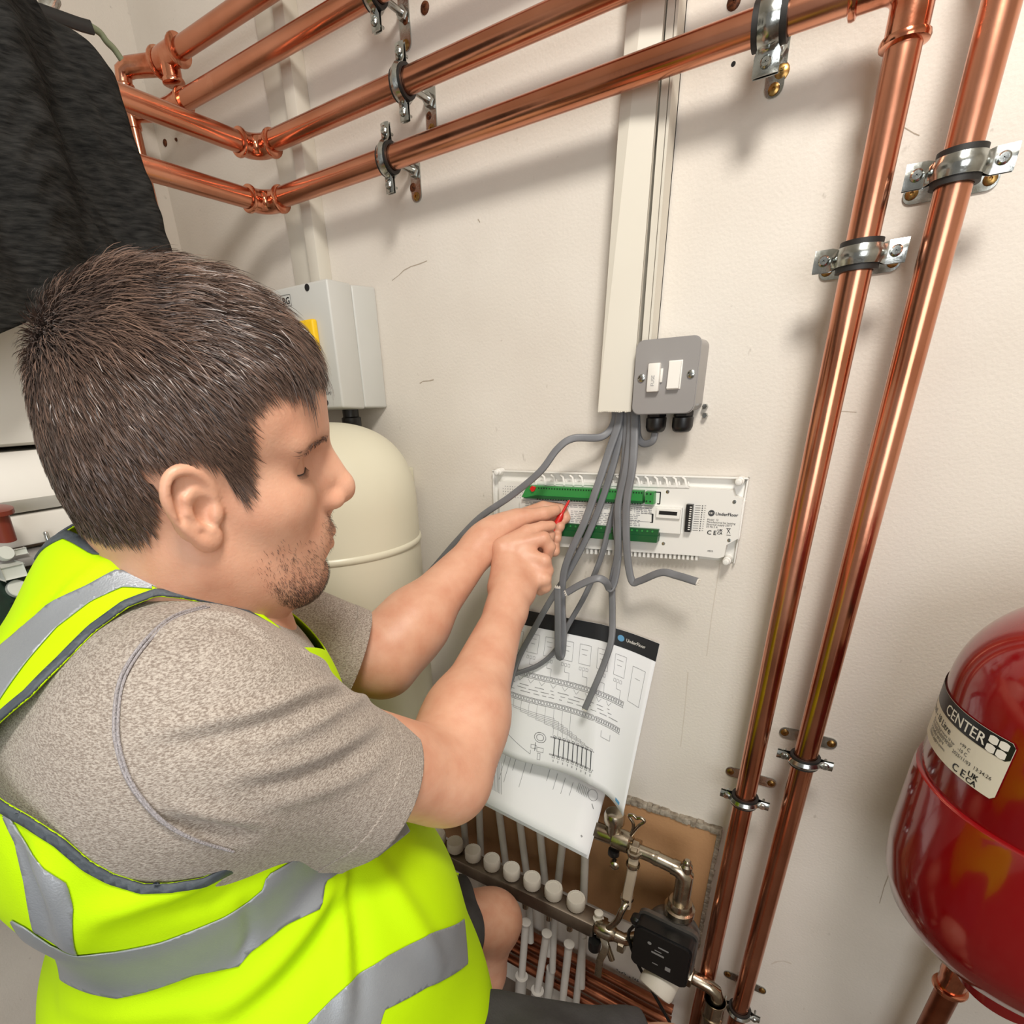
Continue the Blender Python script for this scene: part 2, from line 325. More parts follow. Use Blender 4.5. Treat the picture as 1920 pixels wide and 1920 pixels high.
# ---------------------------------------------------------------- rubber lined pipe clips
def clip_parts(root, ax, ear, ringR=PR, wid=.026, half=.039, dist=.0625, foot=.030, turn=0):
    """ax: pipe axis, ear: direction the two lugs point, both unit; built about the ring centre"""
    ax = np.array(ax, float); ear = np.array(ear, float); nrm = np.array((0, -1, 0), float)
    fr = lambda e, a, n: T(ear*e + ax*a + nrm*n)
    def loc(mb, name, m, par=root):
        o = mb.build(name, m, None); o.parent = par; return o
    r1 = ringR+.0005; r2 = ringR+.0034; mb = MB(); n = 28
    prof = [(r1, -wid/2), (r2+.001, -wid/2), (r2+.001, wid/2), (r1, wid/2)]; vs = []; fs = []
    for i in range(n):
        a = 2*math.pi*i/n
        for r, h in prof: vs.append(fr(math.cos(a)*r, h, math.sin(a)*r))
    for i in range(n):
        for j in range(4): fs.append((i*4+j, ((i+1) % n)*4+j, ((i+1) % n)*4+(j+1) % 4, i*4+(j+1) % 4))
    mb.add(vs, fs); loc(mb, 'rubber_lining', 'rubber')
    wb = wid*.62
    for sgn, nm in ((1, 'front_strap'), (-1, 'rear_strap')):
        path = [(-half, .0022*sgn), (-r2-.006, .0022*sgn)] + [(-math.cos(a)*(r2+.002), sgn*math.sin(a)*(r2+.002)) for a in [math.radians(14+152*i/14) for i in range(15)]] + [(r2+.006, .0022*sgn), (half, .0022*sgn)]
        th = .0022; vs = []; fs = []; k = len(path)
        for i, (e, q) in enumerate(path):
            p0 = np.array(path[max(i-1, 0)]); p1_ = np.array(path[min(i+1, k-1)]); d = p1_-p0; d /= np.linalg.norm(d); nn = np.array((-d[1], d[0]))*sgn
            c0 = np.array((e, q)); hw = wb/2 if 1 < i < k-2 else wb*.62
            for a_, t_ in ((-hw, 0), (-hw*.5, th*.6), (0, th*(1.15 if 1 < i < k-2 else .8)), (hw*.5, th*.6), (hw, 0), (hw, -th*.3), (-hw, -th*.3)):
                u = c0 + nn*(t_+ .0002); vs.append(fr(u[0], a_, u[1]))
        for i in range(k-1):
            for j in range(7): fs.append((i*7+j, (i+1)*7+j, (i+1)*7+(j+1) % 7, i*7+(j+1) % 7))
        fs.append(tuple(range(7))); fs.append(tuple((k-1)*7+j for j in range(7))[::-1])
        loc(MB().add(vs, fs), nm, 'zinc')
    for s in (-1, 1):
        c0 = np.array(fr(s*(half-.009), 0, .004)); mb = MB().lathe([(.0052, 0), (.0050, .0018), (.0036, .0030), (.0012, .0030), (.0008, .0018)], c0, nrm, 16)
        for a_ in (0, 1):
            d = (ear if a_ else ax); q = np.cross(nrm, d); mb.add([c0+nrm*.0033+d*u+q*v for u, v in ((-.003, -.0005), (.003, -.0005), (.003, .0005), (-.003, .0005))], [(0, 1, 2, 3)])
        mb.tube([c0, c0-nrm*.018], .0018, 8); loc(mb, 'clamp_screw', 'zinc')
    mb = MB().tube([fr(0, 0, -r2-.001), fr(0, 0, -dist+.002)], .0042, 14); mb.hexnut(fr(0, 0, -r2-.006), nrm, .0075, .005); mb.hexnut(fr(0, 0, -dist+.002), nrm, .008, .008); loc(mb, 'stud', 'zinc')
    fe, fa = (ear, ax) if turn == 0 else (ax, ear)
    g = lambda u, v, w: T(fe*u + fa*v + nrm*w); mb = MB().prism(rrect(foot*2+.014, .018, .0085, 6), -dist+.0002, -dist+.0022, g); loc(mb, 'wall_plate', 'zinc')
    for s in (-1, 1):
        c0 = np.array(g(s*foot, 0, -dist+.002)); mb = MB().lathe([(.0058, 0), (.0052, .0016), (.003, .0026), (.0015, .0026), (.001, .0012)], c0, nrm, 14); loc(mb, 'wall_screw', 'yellow_zinc')
def clip(loc, ax, ear, label, **k):
    t = thing('pipe_clip', label, 'pipe clip', loc, 'rubber lined pipe clips'); clip_parts(t, ax, ear, **k); return t
def clipV(px, py, X, label, **k):
    clip((X, PY, onY(px, py, PY)[2]), Z_, X_, label, **k)
def clipH(px, py, Z, label, **k):
    clip((onY(px, py, PY)[0], PY, Z), X_, Z_, label, **k)
clipV(1613, 481, XA, 'upper clip on the inner vertical pipe, bright steel with a thick black lining')
clipV(1795, 316, XB, 'upper clip on the outer vertical pipe, the larger looking one near the right edge')
clipV(1507, 1424, XB, 'lower clip on the outer vertical pipe, small steel ring with screws above', wid=.016, half=.034)
clipV(1400, 1500, XA, 'lower clip on the inner vertical pipe, just above the brown board corner', wid=.016, half=.034)
clipV(1374, 1888, XB, 'lowest clip on the outer vertical pipe, near the bottom edge beside the silver elbow', wid=.016, half=.034)
clipH(1444, 68, ZA, 'steel clip on the lowest long pipe near the top right elbow', wid=.030)
clipH(728, 298, ZA, 'left steel clip on the lowest long pipe', wid=.018)
clipH(755, 156, Z3, 'left steel clip on the second lowest long pipe', wid=.018)
clipH(703, 10, Z2, 'steel clip on the third long pipe at the top edge', wid=.018)
# brown screws whose plugs show beside the clips
def wscrew(x, y, label, r=.006, m='rust'):
    o = onY(x, y, 0); mb = MB().lathe([(r, 0), (r*.95, .0015), (r*.6, .003), (r*.25, .003), (r*.2, .001)], o, (0, -1, 0), 14)
    for d in (np.array((1, 0, 1)), np.array((1, 0, -1))):
        d = d/np.linalg.norm(d); q = np.cross(d, (0, 1, 0)); mb.add([o+np.array((0, -.0032, 0))+d*u*r+q*v*r for u, v in ((-.5, -.08), (.5, -.08), (.5, .08), (-.5, .08))], [(0, 1, 2, 3)])
    tag(mb.build('wall_screw', m), label, 'screw', 'screws left in the wall')
wscrew(797, 15, 'rusty screw in the wall at the top, right of the topmost clip', .007)
wscrew(762, 40, 'rusty screw just below the topmost clip', .006)
wscrew(806, 218, 'rusty screw below the clip of the second lowest pipe', .006)
wscrew(776, 352, 'rusty screw below the left clip of the lowest pipe', .007)
wscrew(1465, 135, 'brown cross headed screw below the top right clip', .008, 'yellow_zinc')
wscrew(1376, 4, 'screw at the top edge left of the top right clip', .007)
wscrew(310, 268, 'rusty screw in the wall between the two left bends', .006)
wscrew(275, 245, 'dark screw in the wall beside the dark shirt', .005); wscrew(331, 262, 'small dark screw right of the one between the left bends', .003)

# ================================================================ TRUNKING
t1 = thing('cable_trunking', 'wide cream cable trunking whose loose cover ends above the hanging grey cables', 'trunking', (-.27, 0, 1.9))
x0, x1 = -.300, -.236
zlo = onY(1150, 772, -.03)[2]; zs = onY(1215, 640, -.03)[2]
MB().box((x0+.004, -.003, zlo+.02), (x1, 0, ZT)).box((x1-.003, -.030, zs-.03), (x1, 0, ZT)).box((x1-.012, -.030, zs-.03), (x1-.004, -.028, ZT)).box((x0+.012, -.022, zlo+.02), (x0+.014, 0, ZT)).build('trunking_base', 'trunk', t1)
a = onY(1177, 1, -.034); b = onY(1121, 771, -.05); c_ = onY(1183, 771, -.042); d_ = onY(1247, 1, -.034)
up_ = (a-b)/(a[2]-b[2]); a2 = a + up_*.45; d2_ = d_ + (d_-c_)/(d_[2]-c_[2])*.45
mb = MB(); th = np.array((0, .0022, 0))
for p, q in ((0, 1),):
    vs = [b, c_, d2_, a2]; mb.add(vs + [v+th for v in vs], [(0, 1, 2, 3), (7, 6, 5, 4), (0, 4, 5, 1), (1, 5, 6, 2), (2, 6, 7, 3), (3, 7, 4, 0)])
dl = np.array((0, .008, 0)); vs = [b, b+dl, a2+dl, a2]; k = np.array((.0018, 0, 0)); mb.add(vs+[v+k for v in vs], [(0, 1, 2, 3), (7, 6, 5, 4), (0, 4, 5, 1), (1, 5, 6, 2), (2, 6, 7, 3), (3, 7, 4, 0)])
dl2 = np.array((0, .006, 0)); vs = [c_, c_+dl2, d2_+dl2, d2_]; k = np.array((-.0018, 0, 0)); mb.add(vs+[v+k for v in vs], [(0, 1, 2, 3), (7, 6, 5, 4), (0, 4, 5, 1), (1, 5, 6, 2), (2, 6, 7, 3), (3, 7, 4, 0)])
for i in range(16):
    q = b + (c_-b)*(i+.5)/16 + np.array((0, .001, 0)); mb.box(q-np.array((.0012, .0012, .0016-random.random()*.0012)), q+np.array((.0012, .0012, .001)))
mb.build('trunking_cover', 'trunk', t1)
t2 = thing('pipe_boxing', 'narrow cream trunking running down behind the long pipes to the isolator box', 'trunking', (-.86, 0, 1.9))
xa, xb = onY(547, 500, -.012)[0], onY(580, 500, -.030)[0]
MB().box((xa, -.010, 1.62), (xb, 0, ZT), .001).build('trunking_base', 'trunk', t2)
MB().box((xb-.002, -.030, 1.62), (xb+.022, 0, ZT), .0015).build('trunking_cover', 'trunk', t2)

# ================================================================ SWITCHED FUSE SPUR
sp = thing('fused_spur', 'grey metal fused spur box with two white inserts at the foot of the trunking', 'electrical outlet', (-.205, 0, 1.47))
TL, TR, BR_, BL = (onY(1193, 640, -.052), onY(1316, 626, -.052), onY(1303, 777, -.052), onY(1185, 776, -.052))
cx_, cz_ = (TL[0]+TR[0]+BR_[0]+BL[0])/4, (TL[2]+TR[2]+BR_[2]+BL[2])/4; sw, sh_ = (TR[0]-TL[0]+BR_[0]-BL[0])/2, (TL[2]-BL[2]+TR[2]-BR_[2])/2
fr = frame_fn((cx_, -.05, cz_), (1, 0, 0), (0, 0, 1), (0, -1, 0))
MB().prism(rrect(sw-.004, sh_-.004, .009), -.05, 0, fr).build('back_box', 'metal_grey', sp)
pl = rrect(sw, sh_, .010); mb = MB().prism(pl, 0, .0025, fr); mb.prism([(u*.975, v*.975) for u, v in pl], .0025, .0045, fr); mb.build('front_plate', 'metal_grey', sp)
def onS(x, y): p = onY(x, y, -.055); return p[0]-cx_, p[2]-cz_
u, v = onS(1227, 708); f = MB().box(fr(u-.0075, v-.0165, .0115), fr(u+.0075, v+.0165, .004), .0015).build('fuse_carrier', 'white_pl', sp)
mb = MB(); add_text(mb, 'FUSE', .006, frame_fn(fr(u+.002, v-.010, .0118), (0, 0, 1), (-1, 0, 0), (0, -1, 0))); mb.build('fuse_print', 'ink_soft', f, 0)
MB().box(fr(u+.0075, v-.006, .007), fr(u+.0105, v+.010, .004), .0008).build('fuse_slot', 'white_pl', f)
u, v = onS(1265, 703); f = MB().box(fr(u-.0085, v-.0165, .0055), fr(u+.0085, v+.0165, .004), .001).build('switch_surround', 'white_pl', sp)
mb = MB(); q = [(-.0072, -.015, .005), (.0072, -.015, .005), (.0072, .015, .005), (-.0072, .015, .005), (-.0072, -.015, .0105), (.0072, -.015, .0105), (.0072, .015, .0075), (-.0072, .015, .0075)]
mb.add([fr(u+a_, v+b_, c0) for a_, b_, c0 in q], [(0, 1, 2, 3), (4, 5, 6, 7), (0, 1, 5, 4), (1, 2, 6, 5), (2, 3, 7, 6), (3, 0, 4, 7)]); mb.build('rocker_switch', 'white_pl', f)
for x, y in ((1203, 709), (1296, 701)):
    u, v = onS(x, y); MB().lathe([(.0048, .004), (.0046, .0062), (.003, .0072)], fr(u, v, 0), (0, -1, 0), 18).box(fr(u-.0036, v-.0005, .0073), fr(u+.0036, v+.0005, .0071)).build('plate_screw', 'zinc', sp)
for x, y in ((1231, 780), (1281, 778)):
    p = onY(x, y, -.028); zt = BL[2]+.001
    mb = MB().lathe([(.0125, 0), (.0125, -.006), (.0115, -.007)], (p[0], -.027, zt), Z_, 6).lathe([(.011, -.006), (.0135, -.008), (.0135, -.019), (.0115, -.024), (.0085, -.026), (.006, -.026)], (p[0], -.027, zt), Z_, 12)
    mb.build('cable_gland', 'black', sp)
for y in (762, 779):
    p = onY(1322, y, -.004); MB().hexnut((p[0], 0, p[2]), (0, -1, 0), .0035, .008).build('lug_screw', 'zinc', sp)

# ================================================================ ISOLATOR BOX (left, above the tank)
iso = thing('isolator_box', 'pale grey box with a yellow sticker on the wall above the cream tank', 'switch box', (-.79, 0, 1.54))
yf, ym = -.115, -.055; xr_, xl_ = -.722, -.905; zt_, zb_ = 1.632, 1.443
xr2 = onY(612, 521, yf)[0]; zt2 = onY(612, 521, yf)[2]; zb2 = onY(640, 765, yf)[2]
def frus(mb, a, b, y0, y1):
    (ax0, ax1, az0, az1), (bx0, bx1, bz0, bz1) = a, b
    v = [(ax0, y0, az0), (ax1, y0, az0), (ax1, y0, az1), (ax0, y0, az1), (bx0, y1, bz0), (bx1, y1, bz0), (bx1, y1, bz1), (bx0, y1, bz1)]
    bm = bmesh.new(); vv = [bm.verts.new(q) for q in v]
    for f_ in ((0, 1, 2, 3), (7, 6, 5, 4), (0, 4, 5, 1), (1, 5, 6, 2), (2, 6, 7, 3), (3, 7, 4, 0)): bm.faces.new([vv[i] for i in f_])
    bmesh.ops.bevel(bm, geom=bm.edges[:], offset=.004, segments=3, profile=.5, affect='EDGES'); bm.verts.index_update()
    mb.add([q.co for q in bm.verts], [[q.index for q in f_.verts] for f_ in bm.faces]); bm.free(); return mb
frus(MB(), (xl_, xr_, zb_, zt_), (xl_+.004, xr_-.004, zb_+.002, zt_-.002), 0, ym+.0006).build('rear_housing', 'grey_pl', iso)
frus(MB(), (xl_+.003, xr_-.003, zb_, zt_-.001), (xl_+.012, xr2, zb2, zt2), ym-.0006, yf).build('front_cover', 'grey_pl', iso)
frI = frame_fn((0, yf-.0006, 0), (1, 0, 0), (0, 0, 1), (0, -1, 0))
p = onY(576, 539, yf); MB().lathe([(.005, 0), (.005, .001), (.0035, .0012)], (p[0], yf, p[2]), (0, -1, 0), 16).build('cover_screw', 'dark', iso)
p = onY(612, 755, yf); MB().lathe([(.005, 0), (.005, .001), (.0035, .0012)], (p[0], yf, p[2]), (0, -1, 0), 16).build('cover_screw', 'dark', iso)
p = onY(531, 572, yf); mb = MB(); add_text(mb, 'BG', .014, frI, p[0], p[2], .0002, bold=.0006); q = rrect(.024, .016, .001, 2, p[0]+.009, p[2]+.005)
for i in range(len(q)): a_, b_ = q[i], q[(i+1) % len(q)]; mb.tube([frI(*a_, .0002), frI(*b_, .0002)], .0003, 4)
mb.build('box_print', 'ink', iso, 0)
a_ = onY(572, 602, yf); b_ = onY(606, 600, yf); c0 = onY(612, 700, yf)
frus(MB(), (a_[0]-.02, c0[0]-.003, c0[2], a_[2]), (a_[0]-.02, c0[0]-.003, c0[2], a_[2]), yf, yf-.012).build('yellow_sticker', 'yellow', iso)
p = onY(604, 741, yf); mb = MB(); add_text(mb, 'KC 123-PS', .0065, frI, p[0]-.006, p[2], .0002); mb.build('box_print', 'ink', iso, 0)
p = onY(650, 775, -.06); MB().lathe([(.015, .006), (.015, -.012), (.018, -.014), (.018, -.032), (.012, -.042)], (p[0], -.05, zb_), Z_, 12).build('cable_gland', 'black', iso)

# ================================================================ CREAM TANK
TX, TY, TR_ = -.702, -.20, .150
tank = thing('water_tank', 'upright cream painted steel tank in the left corner of the wall', 'tank', (TX, TY, .80))
zt = 1.428; prof = [(TR_, 1.245)] + [(TR_*max(math.cos(a), 0)**(2/2.5)+.0001, zt-.135+.135*math.sin(a)**(2/2.5)) for a in np.linspace(0, math.pi/2, 28)]; prof = prof[::-1]
MB().lathe([(r, z) for r, z in prof][::-1], (TX, TY, 0), Z_, 64).build('tank_top', 'cream_tank', tank)
MB().lathe([(.05, .82), (.11, .835), (.14, .87), (TR_, .92), (TR_, 1.236)], (TX, TY, 0), Z_, 64).build('tank_body', 'cream_tank', tank)
MB().lathe([(TR_-.001, 1.234), (TR_+.0022, 1.237), (TR_+.0028, 1.2405), (TR_+.0022, 1.244), (TR_-.001, 1.247)], (TX, TY, 0), Z_, 64).build('weld_seam', 'cream_tank', tank)
MB().box((TX-.03, TY+.12, 1.30), (TX+.03, 0, 1.34), .004).box((TX-.03, TY+.12, .9), (TX+.03, 0, .94), .004).build('wall_bracket', 'cream_tank', tank)

# ================================================================ RED VESSEL
VX, VY, VR = .2625, -.182, .135
ves = thing('expansion_vessel', 'glossy red expansion vessel with a printed label at the right edge', 'vessel', (VX, VY, .85))
zs_ = cyl_hit(1720, 1425, VX, VY, VR)[2]
body = [(.02, .872), (.05, .868), (.075, .873), (.10, .887), (.120, .912), (.131, .945), (VR, .985), (VR, zs_-.012), (VR-.0012, zs_-.006), (VR-.0045, zs_-.004)]
MB().lathe(body, (VX, VY, 0), Z_, 96).build('lower_shell', 'red_paint', ves)
topz = 1.262; up_p = [(VR-.006, zs_-.006), (VR-.004, zs_)] + [((VR-.004)*max(math.cos(a), 0)**(2/2.3)+.0001, zs_+.085+.108*math.sin(a)**(2/2.3)) for a in np.linspace(0, math.pi/2, 28)]
MB().lathe(up_p, (VX, VY, 0), Z_, 96).build('upper_shell', 'red_paint', ves)
MB().lathe([(.030, .812), (.043, .816), (.046, .83), (.044, .85), (.040, .872), (.036, .88)], (VX+.008, VY, 0), Z_, 48).build('water_connection', 'red_paint', ves)
MB().box((VX-.05, VY+.10, 1.02), (VX+.05, 0, 1.08), .004).build('wall_bracket', 'red_paint', ves)
LR = VR-.0034
def cyl_fr(x, y):
    h = cyl_hit(x, y, VX, VY, LR); return math.atan2(h[1]-VY, h[0]-VX) % (2*math.pi), h[2]
aR, zLt = cyl_fr(1905, 1410)[0], 0
z_top = cyl_hit(1903, 1395, VX, VY, LR)[2]; z_bot = cyl_hit(1868, 1505, VX, VY, LR)[2]; z_mid = cyl_hit(1900, 1423, VX, VY, LR)[2]; aL = aR - math.radians(86); z_mid = z_top-.0205
def frL(u, v, w):   # u metres along the label from its left edge, v = height above its lower edge
    a = aL + u/LR; r = LR+.0006+w; return (VX+r*math.cos(a), VY+r*math.sin(a), z_bot+v)
LW = (aR-aL)*LR; LH = z_top-z_bot; Lm = z_mid-z_bot
def cyl_patch(mb, u0, u1, v0, v1, w=0, n=24, rc=0):
    vs = []; fs = []
    for i in range(n+1):
        u = u0+(u1-u0)*i/n; c = 0
        if rc:
            e = min(u-u0, u1-u)
            if e < rc: c = rc - math.sqrt(max(rc*rc-(rc-e)**2, 0))
        vs += [frL(u, v0+c, w), frL(u, v1-c, w)]
    for i in range(n): fs.append((2*i, 2*i+2, 2*i+3, 2*i+1))
    return mb.add(vs, fs)
lab = cyl_patch(MB(), 0, LW, 0, LH, 0, 60, .004).build('label_sheet', 'label', ves)
cyl_patch(MB(), 0.0004, LW-.0004, Lm+.002, LH-.0003, .0002, 60, .003).build('label_header', 'label_black', lab)
mb = MB(); hs = LH-Lm; add_text(mb, 'CENTER', hs*.74, frL, LW-.0795, Lm+hs*.24, .0004, bold=.0004)
for i in (0, 1):
    for j in (0, 1): cyl_patch(mb, LW-.0215+i*.0092, LW-.0135+i*.0092, Lm+.0022+j*.0085, Lm+.0097+j*.0085, .0004, 3, .001)
mb.build('label_title', 'white', lab, 0)
mb = MB(); add_text(mb, 'Expansion Vessel - 18 Litre', .0098, frL, LW-.168, Lm-.0095, .0003, bold=.0003)
rows = [('Max working pressure 10 bar', LW-.100), ('Pre-charge pressure 1.5 bar', LW-.100), ('Connection 3/4 in', LW-.100), ('Potable water', LW-.100)]
for i, (s_, u) in enumerate(rows): add_text(mb, s_, .0042, frL, u, Lm-.0145-i*.0050, .0003)
for i, (s_, u) in enumerate((('+99 C', LW-.045), ('-10 C', LW-.045), ('2025/11/03  13:34:26', LW-.050))): add_text(mb, s_, .0050, frL, u, Lm-.0095-i*.0058, .0003)
for i in range(7): add_text(mb, ('Vessel no. 120 %d' % (i*37+11), 'Volume 18 litres', 'Factory charge', 'Model 24-3')[i % 4], .0040, frL, LW-.150, Lm-.016-i*.0048, .0003)
for i, s_ in enumerate(('Do not exceed working limits', 'Drain before servicing', 'Made for heating systems')): add_text(mb, s_, .0040, frL, LW-.100, .0200-i*.0052, .0003)
add_text(mb, 'C E', .0105, frL, LW-.0440, .0025, .0003, bold=.0006); add_text(mb, 'UK', .0075, frL, LW-.0270, .0076, .0003, bold=.0005); add_text(mb, 'CA', .0075, frL, LW-.0270, .0014, .0003, bold=.0005)
mb.build('label_print', 'label_black', lab, 0)
pv = thing('vessel_pipe', 'copper pipe with a soldered coupling rising behind the red vessel', 'pipe', (.27, -.06, .4))
q0 = onY(1803, 1790, -.06); q1 = onY(1757, 1915, -.06); xv = (q0[0]+q1[0])/2
straight(pv, (xv, -.06, 0), (xv, -.06, 1.0), .0142, 'copper_old')
mb = MB().tube([(xv, -.06, q0[2]+.005), (xv, -.06, q0[2]-.066)], [.0165]*2, 24)
mb = MB().lathe([(.0165, -.074), (.0165, -.045), (.0178, -.040), (.0178, -.012), (.0165, -.008), (.0165, .004)], (xv, -.06, q0[2]), Z_, 24); collar(mb, (xv, -.06, q0[2]), Z_, .0155); collar(mb, (xv, -.06, q0[2]-.066), Z_, .0155); mb.build('coupling', 'solder', pv)
# ================================================================ UNDERFLOOR HEATING CONTROLLER
def plate(mb, px, yf, yb, taper=0.0):
    """solid whose front outline is read at depth yf and which goes straight back to yb"""
    p = [onY(x, y, yf) for x, y in px]; k = len(p); c = sum(p)/k
    fr_ = [q + (c-q)*0 for q in p]; bk = [np.array((q[0], yb, q[2])) for q in p]
    return mb.add(fr_+bk, [tuple(range(k)), tuple(range(k, 2*k))[::-1]] + [(i, k+i, k+(i+1) % k, (i+1) % k) for i in range(k)])
M['ctl'] = mat('white_control_plastic', (232, 230, 224), .4)
ctl = thing('heating_controller', 'long white underfloor heating controller with green terminal strips, fixed to the wall', 'controller', (-.30, 0, 1.28))
zl = 1.339; zb_c = 1.222; xl_c, xr_c = -.494, -.098
MB().box((xl_c, -.003, zb_c), (xr_c, 0, zl), .001).build('base_tray', 'ctl', ctl)
MB().box((xl_c, -.011, zl-.002), (xr_c, 0, zl), .0006).build('tray_rim', 'ctl', ctl); MB().box((xl_c, -.009, zb_c), (xl_c+.002, 0, zl), .0005).build('tray_rim', 'ctl', ctl); MB().box((xr_c-.002, -.009, zb_c), (xr_c, 0, zl), .0005).build('tray_rim', 'ctl', ctl)
for x, y in ((930, 886), (1385, 904), (1361, 1054)):
    p = onY(x, y, -.022); MB().lathe([(.0035, -.0005), (.0042, 0), (.0045, .006), (.0055, .0065), (.0058, .0205)], (p[0], -.0225, p[2]), Y_, 20).lathe([(.0022, 0), (.0018, .001)], (p[0], -.0232, p[2]), Y_, 6).build('corner_post', 'ctl', ctl)
yc = -.018
cov = plate(MB(), [(935, 903), (1170, 909), (1374, 919), (1377, 931), (1393, 936), (1384, 1010), (1362, 1022), (1357, 1044), (1346, 1047), (1304, 1042), (1180, 1034), (1040, 1024), (938, 1016)], yc, -.003).build('cover_plate', 'ctl', ctl)
plate(MB(), [(1392, 940), (1397, 941), (1386, 1012), (1380, 1010)], yc+.004, -.003).build('side_latch', 'ctl', ctl)
# upper strain relief fins
for k in range(17):
    x = 1003 + k*17.6 if k < 17 else 0; f = MB()
    if 1100 < x < 1125: continue
    y0 = 893 + (x-1003)*.018
    p = [onY(x-5, y0-3, -.012), onY(x, y0+1, -.015), onY(x+2, y0+11, -.019), onY(x+2, y0+16, -.019)]
    f.tube(p, 1, 6, flat=(.0032, .0018), up=(1, 0, 0)); f.tube([p[1]+np.array((.0045, 0, -.003)), p[2]+np.array((.0045, 0, -.002))], 1, 6, flat=(.002, .0015), up=(1, 0, 0)); f.build('cable_clip_fin', 'ctl', ctl)
plate(MB(), [(1006, 902), (1290, 910), (1292, 915), (1004, 907)], -.0195, -.018).build('fin_rail', 'ctl', ctl)
# lower comb
for k in range(30):
    x = 1066 + k*8.2; y0 = 1028 + (x-1066)*.060
    plate(MB(), [(x, y0-1), (x+4.2, y0-.7), (x+4.0, y0+8.5), (x-.4, y0+8)], -.016, -.003).build('comb_tooth', 'ctl', ctl)
# green terminals
tg = plate(MB(), [(988, 911), (1205, 921), (1204, 943), (978, 932)], -.030, -.016).build('terminal_strip', 'pcb_green', ctl)
plate(MB(), [(1003, 929), (1204, 940), (1204, 945), (978, 934)], -.0318, -.016).build('terminal_lip', 'pcb_dark', tg)
mb = MB(); mb2 = MB()
for k in range(40):
    x = 1010 + k*4.95; y = 915.3+(x-1010)*.046; p = onY(x, y, -.0303); mb.box(p-np.array((.0009, .0001, .0011)), p+np.array((.0009, .0002, .0011)))
    p = onY(x-2.5, y+20.4, -.0322); mb.box(p-np.array((.0011, .0001, .0010)), p+np.array((.0011, .0002, .0010)))
mb.build('terminal_hole', 'slot', tg)['kind'] = 'stuff'
tg2 = plate(MB(), [(1210, 922), (1226, 923), (1225, 946), (1209, 945)], -.030, -.016).build('terminal_strip', 'pcb_green', ctl)
mb = MB()
for x, y in ((1213, 926), (1220, 926.5), (1212, 940), (1219, 940.5)): p = onY(x, y, -.0303); mb.box(p-np.array((.0011, .0001, .0012)), p+np.array((.0011, .0002, .0012)))
mb.build('terminal_hole', 'slot', tg2, label='four dark square holes')['kind'] = 'stuff'
plate(MB(), [(997, 911), (1004, 914), (1001, 921), (997, 922), (993, 916)], -.033, -.030).build('red_terminal_tag', 'red_plastic', ctl, label='small red tag')
td = plate(MB(), [(1052, 981), (1235, 993), (1231, 1017), (1050, 1004)], -.029, -.016).build('lower_terminal_strip', 'pcb_dark', ctl)
plate(MB(), [(1052, 994), (1233, 1006), (1231, 1018), (1050, 1005)], -.0315, -.016).build('terminal_lip', 'pcb_dark', td)
mb = MB()
for k in range(18):
    x = 1060+k*9.6; y = 986+(x-1060)*.066; p = onY(x, y, -.0293); mb.lathe([(.0016, 0), (.0014, .0004)], p, (0, -1, 0), 10)
mb.build('terminal_screw_heads', 'pcb_green', td)['kind'] = 'stuff'
# raised inner panel with printed tables
pan = plate(MB(), [(975, 936), (1100, 942), (1225, 950), (1279, 953), (1275, 1001), (1100, 989), (973, 981)], -.024, -.016).build('raised_panel', 'ctl', ctl)
yp = -.0243
def ln(mb, x0, y0, x1, y1, w=.0006, y=yp):
    p = onY(x0, y0, y); q = onY(x1, y1, y); d = q-p; L = np.linalg.norm(d); n = np.cross(d/L, (0, 1, 0))*w/2; mb.add([p-n, q-n, q+n, p+n], [(0, 1, 2, 3)])
mb = MB(); rr = random.Random(3)
for (xa_, xb_, ya_, yb_) in ((985, 1045, 941, 950), (1050, 1120, 946, 952), (1125, 1190, 950, 956), (1193, 1222, 952, 962), (985, 1020, 953, 962), (1070, 1110, 958, 980), (1120, 1175, 962, 984), (1180, 1200, 965, 985)):
    y = ya_
    while y < yb_:
        x = xa_
        while x < xb_-3:
            L = rr.uniform(3, 9); ln(mb, x, y+(x-xa_)*.055, min(x+L, xb_), y+(min(x+L, xb_)-xa_)*.055, .0010); x += L+rr.uniform(1.2, 3)
        y += 3.3
for x0, y0, x1, y1 in ((980, 938, 1225, 952), (1190, 951, 1190, 961), (1203, 953, 1217, 954), (1203, 962, 1217, 963), (1203, 953, 1203, 962), (1217, 954, 1217, 963), (1222, 963, 1222, 979), (1180, 976, 1222, 979)): ln(mb, x0, y0, x1, y1, .0006)
mb.build('panel_print', 'ink_soft', pan, 0)
mb = MB(); ln(mb, 1224, 964, 1223, 980, .0022); ln(mb, 1219, 963.5, 1225, 964, .001); ln(mb, 1219, 979.5, 1224, 980, .001); mb.build('panel_bracket_print', 'ink_black', pan, 0)
mb = MB(); ln(mb, 1228, 922.5, 1239, 923, .0016, -.0184); ln(mb, 1238.5, 923, 1237, 945, .0016, -.0184); ln(mb, 1237, 945, 1232, 944.5, .0016, -.0184); mb.build('cover_print', 'ink_black', ctl, 0)
lid = plate(MB(), [(1231, 954), (1276, 956), (1274, 973), (1230, 970)], -.0275, -.024).build('slot_cover', 'ctl', pan)
plate(MB(), [(1236, 957.5), (1270, 960), (1269, 967), (1235, 964.5)], -.0277, -.0276).build('card_slot', 'dark', pan)
hs_ = plate(MB(), [(1287, 946), (1299, 947), (1294, 998), (1283, 997)], -.026, -.017).build('pin_header', 'black', ctl)
mb = MB()
